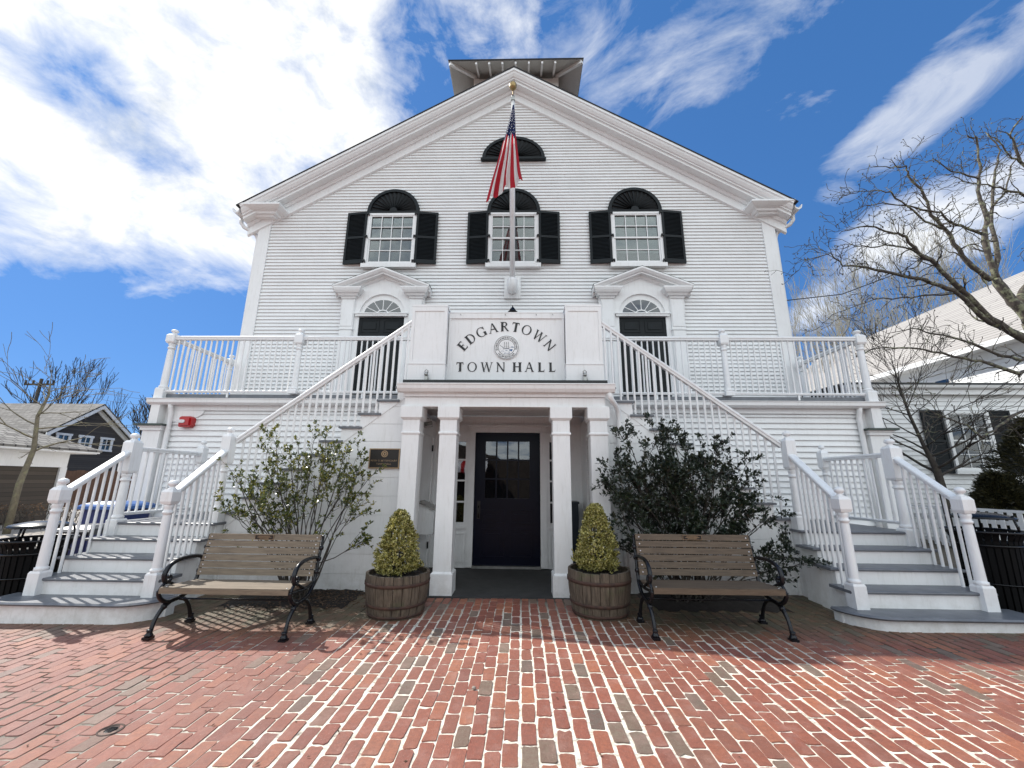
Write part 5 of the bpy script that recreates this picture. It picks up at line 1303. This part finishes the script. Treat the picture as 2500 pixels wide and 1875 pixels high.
# ------------------------------------------------------------------ trees
def tree(name, label, cat_group, base, trunk_pts, rads, levels, seed, mat, tw=dict(), nside=4, first=.35, cnt=10, blen=1.2, rise=(.25, .9)):
    rn = random.Random(seed); T = thing(name, label, 'tree', base, 0, cat_group)
    mb = MB(); pts = [Vector(p) for p in trunk_pts]; mb.tube(pts, rads, 8); mb.build('trunk', M[mat], T)
    mb = MB(); tips = []
    for k in range(cnt):
        f = first+(1-first)*(k+rn.random())/cnt; q = f*(len(pts)-1); i = min(int(q), len(pts)-2); p = pts[i].lerp(pts[i+1], q-i); r = rads[i]+(rads[i+1]-rads[i])*(q-i)
        a = k*2.4+rn.uniform(-.4, .4); d = Vector((cos(a), sin(a), rn.uniform(*rise)+f*.5)).normalized()
        grow(rn, mb, p, d, r*.5, blen*(1.15-f*.55)*rn.uniform(.8, 1.2), levels, tips, **tw)
    grow(rn, mb, pts[-1], (pts[-1]-pts[-2]).normalized(), rads[-1]*.9, blen*.6, levels, tips, **tw)
    mb.build('crown', M[mat], T, fix=False); print(name, len(mb.f)); return T
TW = dict(spread=.55, up=.12, seg=4, split=(2, 4), tr=.6, crook=.2, minr=.004, sides=4, lr=.68)
# young tree in front of the shingled garage
tree('young_tree', 'slender bare young tree in front of the brown shingled garage', 'bare trees', (-12.95, 10.8, 0), [(-12.95, 10.8, -.05), (-12.97, 10.8, 1.2), (-12.9, 10.85, 2.1), (-12.99, 10.8, 3.0), (-12.9, 10.85, 3.6), (-12.9, 10.8, 4.0)], [.075, .068, .055, .04, .028, .012], 2, 5, 'barkyoung', dict(spread=.5, up=-.02, seg=4, split=(2, 3), tr=.55, crook=.14, minr=.0055, sides=4, lr=.75), first=.36, cnt=15, blen=1.1, rise=(-.08, .28))
# big lichen covered tree at the right edge, limbs surveyed from the place it stands
def W2(bx, by, D):
    px, py = 1950+bx/2.7655, 250+by/2.765; d = camdir(px-1250, 937.5-py, 1000); return Vector((.24+d.x/d.y*D, D, 1.38+d.z/d.y*D))
def big_tree():
    rn = random.Random(17); T = thing('gnarled_tree', 'large bare gnarled tree with lichen on its limbs at the right edge', 'tree', (13.3, 9.2, 0), 0, 'bare trees')
    mb = MB(); D0 = 9.0
    mb.tube([(13.4, 9.2, -.1), (13.35, 9.2, 1.5), (13.2, 9.15, 3.0), W2(1640, 1640, 9.1), W2(1560, 1480, 9.05)], [.27, .23, .20, .17, .14], 10)
    tr = mb.build('trunk', M['bark'], T)
    limbs = [
     ([(1560, 1480), (1480, 1380), (1400, 1290), (1330, 1190)], .13, .10, 9.0, 9.0),
     ([(1330, 1190), (1290, 1060), (1250, 900), (1270, 780), (1215, 600), (1225, 450), (1200, 240), (1140, 225)], .085, .018, 9.0, 8.8),
     ([(1330, 1190), (1345, 1000), (1290, 830), (1310, 640), (1330, 450), (1360, 320), (1260, 200)], .07, .014, 9.0, 9.4),
     ([(1300, 1195), (1180, 1110), (1080, 1000), (990, 860), (900, 760), (860, 640), (740, 490), (720, 430), (620, 440), (500, 430)], .075, .008, 9.0, 8.5),
     ([(1640, 1640), (1480, 1580), (1300, 1460), (1150, 1320), (1050, 1220), (930, 1090), (800, 1020), (720, 910), (640, 880), (450, 830), (290, 870)], .11, .010, 9.05, 8.0),
     ([(1600, 1610), (1280, 1490), (1200, 1420), (1080, 1290), (960, 1230), (760, 1180), (560, 1140), (430, 1110), (300, 1100), (210, 1020), (40, 1070)], .08, .008, 9.0, 7.8),
     ([(1080, 1290), (900, 1300), (700, 1320), (500, 1330), (350, 1390), (230, 1430)], .03, .006, 8.9, 8.3),
     ([(990, 860), (860, 800), (720, 700), (620, 610), (520, 590), (420, 600), (320, 630)], .035, .006, 8.8, 8.2),
     ([(900, 1060), (760, 1000), (620, 960), (480, 980), (350, 960), (240, 965)], .03, .006, 8.6, 8.0),
     ([(1250, 900), (1100, 830), (1050, 830), (960, 740), (840, 720), (720, 690), (560, 680), (440, 700), (360, 740)], .045, .006, 9.0, 8.4),
     ([(1215, 520), (1120, 490), (1000, 450), (920, 390), (860, 400)], .03, .008, 8.9, 8.6),
     ([(1560, 1480), (1500, 1320), (1560, 1180), (1700, 1000), (1750, 800), (1700, 600)], .10, .04, 9.0, 9.2),
     ([(1700, 800), (1520, 620), (1400, 590), (1280, 560), (1150, 540), (1030, 500)], .045, .01, 9.2, 8.9),
     ([(1700, 600), (1500, 400), (1440, 250), (1430, 200), (1510, 100)], .05, .02, 9.1, 8.8),
     ([(1500, 400), (1420, 360), (1340, 260), (1280, 210)], .03, .01, 9.0, 8.8),
     ([(1310, 700), (1400, 600), (1430, 430), (1520, 320)], .035, .012, 9.1, 9.4),
     ([(1640, 1700), (1500, 1740), (1300, 1690), (1100, 1600), (900, 1560), (760, 1520), (600, 1560)], .05, .008, 8.9, 8.2),
     ([(1640, 1780), (1480, 1830), (1280, 1760), (1120, 1730), (900, 1680), (700, 1650), (520, 1660), (440, 1700)], .05, .008, 8.7, 8.0),
     ([(1690, 2050), (1480, 2090), (1350, 2190), (1240, 2260), (1130, 2180), (1010, 2130), (880, 2080), (780, 2090)], .035, .006, 7.6, 7.4)]
    mb = MB(); tips = []
    for pts, ra, rb, da, db in limbs:
        ra *= .78; rb *= .8; n = len(pts); P = [W2(a, b, da+(db-da)*i/(n-1)) for i, (a, b) in enumerate(pts)]
        Q = []; rr = []
        for i in range(n-1):
            for k in range(3):
                f = k/3; Q.append(P[i].lerp(P[i+1], f)+rv(rn)*.022); rr.append((ra+(rb-ra)*(i+f)/(n-1))*rn.uniform(.88, 1.15))
        Q.append(P[-1]); rr.append(rb); mb.tube(Q, rr, 6)
        for i in range(2, len(Q)):
            if rr[i] > .07: continue
            for _ in range(2 if rr[i] < .04 else 1):
                if rn.random() < .55:
                    d = (Q[i]-Q[i-1]).normalized(); grow(rn, mb, Q[i], (d*.7+rv(rn)*.9).normalized(), max(.006, rr[i]*.42), rn.uniform(.2, .5), rn.choice((1, 1, 2)), tips, .85, .05, 4, (2, 3), .6, .42, .0045, 4, .7)
    for pts, dd in tips:
        if rn.random() < .8: mb.tube([pts[-1], pts[-1]+rv(rn)*.03], .009, 4)
    mb.build('crown', M['bark'], T, fix=False); print('big', len(mb.f))
big_tree()
tree('small_tree', 'small bare dark tree in front of the white side building', 'bare trees', (9.75, 10.0, 0), [(10.0, 10, -.05), (9.98, 10, 1.2), (9.92, 9.98, 1.75), (9.72, 9.95, 2.3), (9.5, 9.9, 3.0), (9.36, 9.85, 3.7), (9.28, 9.8, 4.2)], [.085, .08, .07, .038, .03, .022, .010], 2, 12, 'barkdk', dict(spread=.5, up=.08, seg=4, split=(3, 4), tr=.5, crook=.14, minr=.0045, sides=4, lr=.74), first=.27, cnt=26, blen=1.15, rise=(.1, .6))
# background woods
def back_tree(x, y, h, seed, mat, label, r=.2, cnt=14, lev=2, nm='bare_tree', bl=.32, mr=.014):
    rn = random.Random(seed); n = 6; pts = []; q = Vector((x, y, 0))
    for i in range(n): pts.append(tuple(q)); q = q+Vector((rn.uniform(-.04, .04)*h*.5, rn.uniform(-.04, .04)*h*.5, h*.85/(n-1)))
    tree(nm, label, 'bare trees beyond the buildings', (x, y, 0), pts, [r*(1-.85*i/(n-1)) for i in range(n)], lev, seed, mat, dict(spread=.5, up=.3, seg=3, split=(3, 4), tr=.6, crook=.14, minr=mr, sides=3, lr=.7), first=.3, cnt=cnt, blen=h*bl)
for i, (x, y, h, mt, lb) in enumerate((
    (22.5, 28, 13.5, 'barkpale', 'pale bare tree beyond the side building, leftmost of its row'), (25.5, 29, 15, 'barkpale', 'pale bare tree beyond the side building, second from the left in its row'),
    (28.5, 30, 16.5, 'barkpale', 'tall pale bare tree beyond the side building, middle of its row'), (31.5, 29, 16, 'barkpale', 'pale bare tree beyond the side building, second from the right in its row'), (35.5, 31, 17, 'barkpale', 'pale bare tree beyond the side building, rightmost of its row'),
    (19.5, 26.5, 10, 'barkpale', 'short pale bare tree leaning at the left foot of the pale shingle roof'))):
    back_tree(x, y, h, 40+i, mt, lb, .2, 13, 3, mr=.009)
back_tree(-38, 33, 8.6, 60, 'barkdk', 'big dark bare tree behind the gray shingled barn at far left', .3, 14, 3, mr=.016)
for i, (x, y, h, lb) in enumerate(((-31.5, 36, 6.5, 'bushy dark bare tree just right of the barn gable'), (-27.8, 35, 6.4, 'bushy dark bare tree between the barn and the town hall'), (-36, 40, 7.5, 'dark bare tree behind the barn roof'))):
    back_tree(x, y, h, 70+i, 'barkdk', lb, .25, 16, 3, bl=.34, mr=.02)
# ------------------------------------------------------------------ left buildings
bn = thing('shingled_barn', 'gray shingled barn with white trimmed gable and three small windows', 'building', (-33, 27.7, 0))
GX = -29.5
mb = MB(); mb.prism([(25.0, 0), (30.4, 0), (30.4, 4.25), (27.7, 6.25), (25.0, 4.25)], GX, -48, 'x'); mb.build('wall', M['shingleX'], bn)
mb = MB()
for s in (-1, 1): mb.prism([(27.7, 6.42), (27.7+s*3.05, 4.16), (27.7+s*3.05, 4.06), (27.7, 6.32)], GX+.45, -48.3, 'x')
mb.build('roof', M['roofA'], bn)
mb = MB()
for s in (-1, 1):
    mb.prism([(27.7, 6.32), (27.7+s*3.05, 4.06), (27.7+s*3.05, 3.80), (27.7, 6.06)], GX+.44, GX+.36, 'x'); mb.prism([(27.7, 6.2), (27.7+s*2.7, 4.22), (27.7+s*2.7, 3.85), (27.7, 5.83)], GX+.06, GX, 'x')
mb.box(GX, GX+.07, 24.95, 25.2, 0, 4.2)
mb.build('gable_trim', W, bn)
for y in (25.95, 27.35, 28.8):
    mb = MB(); mb.box(GX+.04, GX+.10, y-.45, y-.30, 3.30, 4.02); mb.box(GX+.04, GX+.10, y+.30, y+.45, 3.30, 4.02); mb.box(GX+.04, GX+.11, y-.50, y+.50, 4.02, 4.16); mb.box(GX+.04, GX+.12, y-.48, y+.48, 3.18, 3.30)
    mb.box(GX+.05, GX+.08, y-.02, y+.02, 3.30, 4.02); mb.box(GX+.05, GX+.075, y-.3, y+.3, 3.64, 3.68)
    wn = mb.build('window', W, bn); mb = MB(); mb.box(GX+.01, GX+.04, y-.32, y+.32, 3.28, 4.04); mb.build('pane', M['glassdk'], wn)
    mb = MB(); mb.box(GX+.002, GX+.008, y-.31, y+.31, 3.29, 4.03); mb.build('room', M['dark'], wn)
ga = thing('shingled_garage', 'low brown shingled garage with hipped roof and deep white frieze', 'building', (-19, 11, 0))
KX = -15.5
mb = MB(); mb.box(KX-8, KX, 5.5, 14.0, 0, 1.72); mb.build('wall', M['shingleX2'], ga)
mb = MB(); mb.box(KX-8.1, KX+.06, 5.4, 14.06, 1.70, 2.18); mb.box(KX-.14, KX+.07, 13.86, 14.07, 0, 1.7); mb.box(KX-8.4, KX+.55, 5.0, 14.5, 2.18, 2.22); mb.box(KX+.50, KX+.6, 5.0, 14.55, 2.2, 2.32); mb.build('frieze', M['white'], ga)
mb = MB(); c = [(KX+.62, 4.9, 2.32), (KX+.62, 14.6, 2.32), (KX-8.6, 14.6, 2.32), (KX-8.6, 4.9, 2.32), (KX-4, 9, 4.3), (KX-4, 10.4, 4.3)]
mb.add(c, [(0, 1, 5, 4), (1, 2, 5), (2, 3, 4, 5), (3, 0, 4), (3, 2, 1, 0)])
mb.add([(x, y, z-.07) for x, y, z in c[:4]]+c[:4], [(0, 1, 5, 4), (1, 2, 6, 5), (2, 3, 7, 6), (3, 0, 4, 7)])
mb.build('roof', M['roofA2'], ga, fix=False)
up_ = thing('utility_pole', 'wooden utility pole with crossarm behind the barn', 'utility pole', (-35.2, 28.5 + 6, 0))
mb = MB(); mb.tube([(-42.6, 34.5, 0), (-42.6, 34.5, 9.9)], [.16, .12], 8); mb.build('pole', M['barkdk'], up_)
mb = MB(); mb.box(-44, -41.3, 34.4, 34.52, 9.3, 9.45)
for x in (-43.9, -43.2, -41.9, -41.35): mb.box(x-.05, x+.05, 34.38, 34.5, 9.45, 9.75)
mb.build('crossarm', M['barkdk'], up_)
up_.location = (-42.6, 34.5, 0)
for ch in up_.children: ch.matrix_parent_inverse = Matrix.Translation(-Vector(up_.location))
mb = MB()
for k, z in ((0, 9.4), (1, 8.8)):
    mb.tube([(-42+k, 34.5, z), (-38, 37, z-.5), (-30, 42, z-1.0), (-20, 48, z-.9)], .012, 4)
tag(mb.build('power_line', M['wire']), 'thin overhead power line running behind the barn', 'wire')
# hedge of dry twigs
hd = thing('dry_hedge', 'low brown twiggy hedge behind the left staircase', 'hedge', (-10.5, 11.5, 0)); rn = random.Random(9); mb = MB(); tp = []
for i in range(130):
    x, y = rn.uniform(-14, -8.6), rn.uniform(10.9, 12); grow(rn, mb, Vector((x, y, 0)), Vector((rn.gauss(0, .3), rn.gauss(0, .3), 1)).normalized(), .012, .35, 1, tp, .6, .3, 3, (2, 4), .6, .2, .005, 3, .8)
mb.build('twigs', M['barkdk'], hd, fix=False)
mb = MB()
for pts, dd in tp:
    for k in range(4): leaf(mb, pts[-1]+rv(rn)*.06, rv(rn), rv(rn), .05, .015)
mb.build('foliage', M['drybrush'], hd, fix=False)
# far dark fence/wall line at left
fw_ = thing('board_fence', 'reddish brown board fence beyond the path at left', 'fence', (-13, 20, 0))
mb = MB(); x = -22.0
while x < -7: mb.box(x, x+.19, 19.9, 19.93, 0, 1.7+.02*sin(x*7)); x += .2
M['brownfence'] = simple('brown_fence_boards', (.12, .062, .04), .9, .4, 3, .3, 30)
mb.build('boards', M['brownfence'], fw_); mb = MB(); mb.box(-22, -7, 19.94, 20.0, .4, .5); mb.box(-22, -7, 19.94, 20.0, 1.3, 1.4); mb.build('rail', M['brownfence'], fw_)

# ------------------------------------------------------------------ right building
rb = thing('side_building', 'white clapboard side building with pale shingled roof and dark shuttered window', 'building', (14, 14, 0))
mb = MB(); mb.box(9.9, 19.5, 12.02, 17, 0, 4.1); mb.cur = 1; clap(mb, 12.0, 0, 3.95, .13, lambda z: [(9.9, 19.5)], .02, 5)
# main body, side wall facing left
mb.cur = 0; mb.box(16.3, 24, 11.2, 30, 0, 6.0)
mb.build('wall', [W, M['white_h']], rb, fix=False)
mb = MB(); z = 4.1
while z < 6.0: mb.add([(16.285, 11.2, z), (16.285, 30, z), (16.3, 30, z+.14), (16.3, 11.2, z+.14), (16.3, 11.2, z), (16.3, 30, z)], [(0, 1, 2, 3), (0, 4, 5, 1)]); z += .13
mb.build('side_siding', M['white_h'], rb, fix=False)
mb = MB(); mb.box(9.7, 19.5, 11.85, 12.0, 3.95, 4.14); mb.prism([(11.86, 4.2), (11.86, 4.13), (11.80, 4.10), (11.74, 4.13), (11.72, 4.2)], 9.6, 19.5, 'x'); mb.build('gutter', W, rb)
mb = MB(); mb.prism([(11.74, 4.205), (11.74, 4.27), (16.0, 4.40), (16.0, 4.3)], 9.6, 16.3, 'x'); mb.build('low_roof', M['flash'], rb)
mb = MB(); mb.prism([(15.75, 5.98), (20.1, 9.55), (24.4, 5.98), (24.4, 6.08), (20.1, 9.68), (15.75, 6.08)], 11.0, 26.5); mb.build('roof', M['roofB'], rb)
mb = MB(); mb.box(15.66, 15.76, 11.0, 26.5, 5.88, 6.06); mb.box(15.76, 16.29, 11.0, 26.4, 5.90, 5.95); mb.box(16.2, 16.285, 11.2, 26, 5.55, 5.9); mb.build('eave', W, rb)
w1 = sash_window(12.96, .60, 1.80, 3.46, 11.965, 3, rb, .45, 'dark')
def plain_shutter(x0, x1, z0, z1, y):
    mb = MB(); mb.box(x0, x0+.06, y-.05, y, z0, z1); mb.box(x1-.06, x1, y-.05, y, z0, z1); mb.box(x0+.06, x1-.06, y-.05, y, z1-.06, z1); mb.box(x0+.06, x1-.06, y-.05, y, z0, z0+.08); zm = (z0+z1)/2; mb.box(x0+.06, x1-.06, y-.05, y, zm-.03, zm+.03); mb.box(x0+.06, x1-.06, y-.02, y, z0+.08, z1-.06)
    o_ = mb.build('shutter', M['shutter'], rb)
    mb = MB(); z = z0+.09
    while z < z1-.1:
        if abs(z-zm) > .06: mb.add([(x0+.06, y-.045, z), (x1-.06, y-.045, z), (x1-.06, y-.022, z+.045), (x0+.06, y-.022, z+.045)], [(0, 1, 2, 3)])
        z += .045
    mb.build('louver', M['shutter'], o_)
plain_shutter(11.72, 12.30, 1.72, 3.50, 11.96); plain_shutter(13.62, 14.20, 1.72, 3.50, 11.96)
# small window on the lit side wall
mb = MB(); mb.box(16.24, 16.28, 15.2, 17.0, 4.5, 4.58); mb.box(16.24, 16.28, 15.2, 17.0, 5.3, 5.38)
for y in (15.2, 15.8, 16.35, 16.9): mb.box(16.24, 16.28, y, y+.07, 4.58, 5.3)
wn = mb.build('window', W, rb); mb = MB(); mb.box(16.26, 16.27, 15.2, 17, 4.5, 5.38); mb.build('pane', M['glassdk'], wn); mb = MB(); mb.box(16.275, 16.28, 15.25, 16.95, 4.55, 5.35); mb.build('room', M['dark'], wn)
# picket fence
pf = thing('picket_fence', 'white flat topped picket fence beside the right staircase', 'fence', (10, 9, 0))
mb = MB(); mb.box(9.98, 10.05, 6.2, 11.6, .87, .92); mb.box(10.0, 10.04, 6.2, 11.6, .62, .70); mb.box(10.0, 10.04, 6.2, 11.6, .12, .2); mb.build('rail', W, pf)
y = 6.25
while y < 11.5:
    mb = MB(); mb.box(9.965, 9.985, y, y+.085, .05, .868); mb.build('picket', W, pf); y += .165
# evergreen
def evergreen(cx, cy, H, r, label, seed):
    rn = random.Random(seed); T = thing('evergreen_shrub', label, 'evergreen', (cx, cy, 0)); mb = MB(); mb.tube([(cx, cy, 0), (cx, cy, H*.9)], [.07, .015], 6); mb.build('trunk', M['barkdk'], T)
    mb = MB()
    for i in range(2600):
        t = rn.random()**1.2; a = rn.uniform(0, 2*pi); lump = 1+.22*sin(a*4+t*13+seed)+.12*sin(a*9-t*21); rr = r*(1-t)**.8*lump*(1-abs(rn.gauss(0, .2))); p = Vector((cx+rr*cos(a), cy+rr*sin(a), .1+H*t)); o_ = Vector((cos(a), sin(a), .5)).normalized()
        for k in range(8):
            leaf(mb, p+o_*.02*k+rv(rn)*.03, (o_+rv(rn)*.6).normalized(), rv(rn), .085, .013)
    mb.build('foliage', M['ever'], T, fix=False)
evergreen(11.75, 9.5, 2.75, 1.35, 'bushy olive brown evergreen in front of the side building window', 3)
evergreen(10.9, 9.7, 1.5, .75, 'lower olive evergreen behind the picket fence', 6)
mb = MB()
pts = [Vector((6.36, 9.0, 5.55)), Vector((8.2, 9.6, 6.0)), Vector((10.5, 10.3, 7.0)), Vector((14.5, 11.5, 9.6))]
mb.tube(pts, .012, 5); tag(mb.build('service_wire', M['wire']), 'black service wire running from the wall corner to the right', 'wire')

# ------------------------------------------------------------------ street side, behind the photographer (seen only as reflections)
sh_ = thing('shop_building', 'gray shingled shop across the street with a red striped awning', 'building', (-5, -16, 0))
mb = MB(); mb.prism([(-16, 0), (14, 0), (14, 3.0), (9, 4.3), (4, 2.9), (-1, 2.9), (-2, 3.2), (-8, 5.4), (-14, 3.2), (-16, 3.2)], -16, -24); mb.build('wall', M['shingleX2'], sh_)
mb = MB()
for i in range(16):
    mb.cur = i % 2; x = -7+i*.3; mb.add([(x, -16, 2.9), (x+.3, -16, 2.9), (x+.3, -14.6, 2.2), (x, -14.6, 2.2), (x, -14.6, 2.0), (x+.3, -14.6, 2.0)], [(0, 1, 2, 3), (3, 2, 5, 4)])
mb.build('awning', [M['red'], W], sh_, fix=False)
mb = MB()
for x in (-12, -9, 2, 6, 10): mb.box(x, x+1.2, -15.97, -15.9, .9, 2.2)
mb.build('window', M['glassdk'], sh_)

n_ = len([o for o in bpy.data.objects]); print('objects', n_)
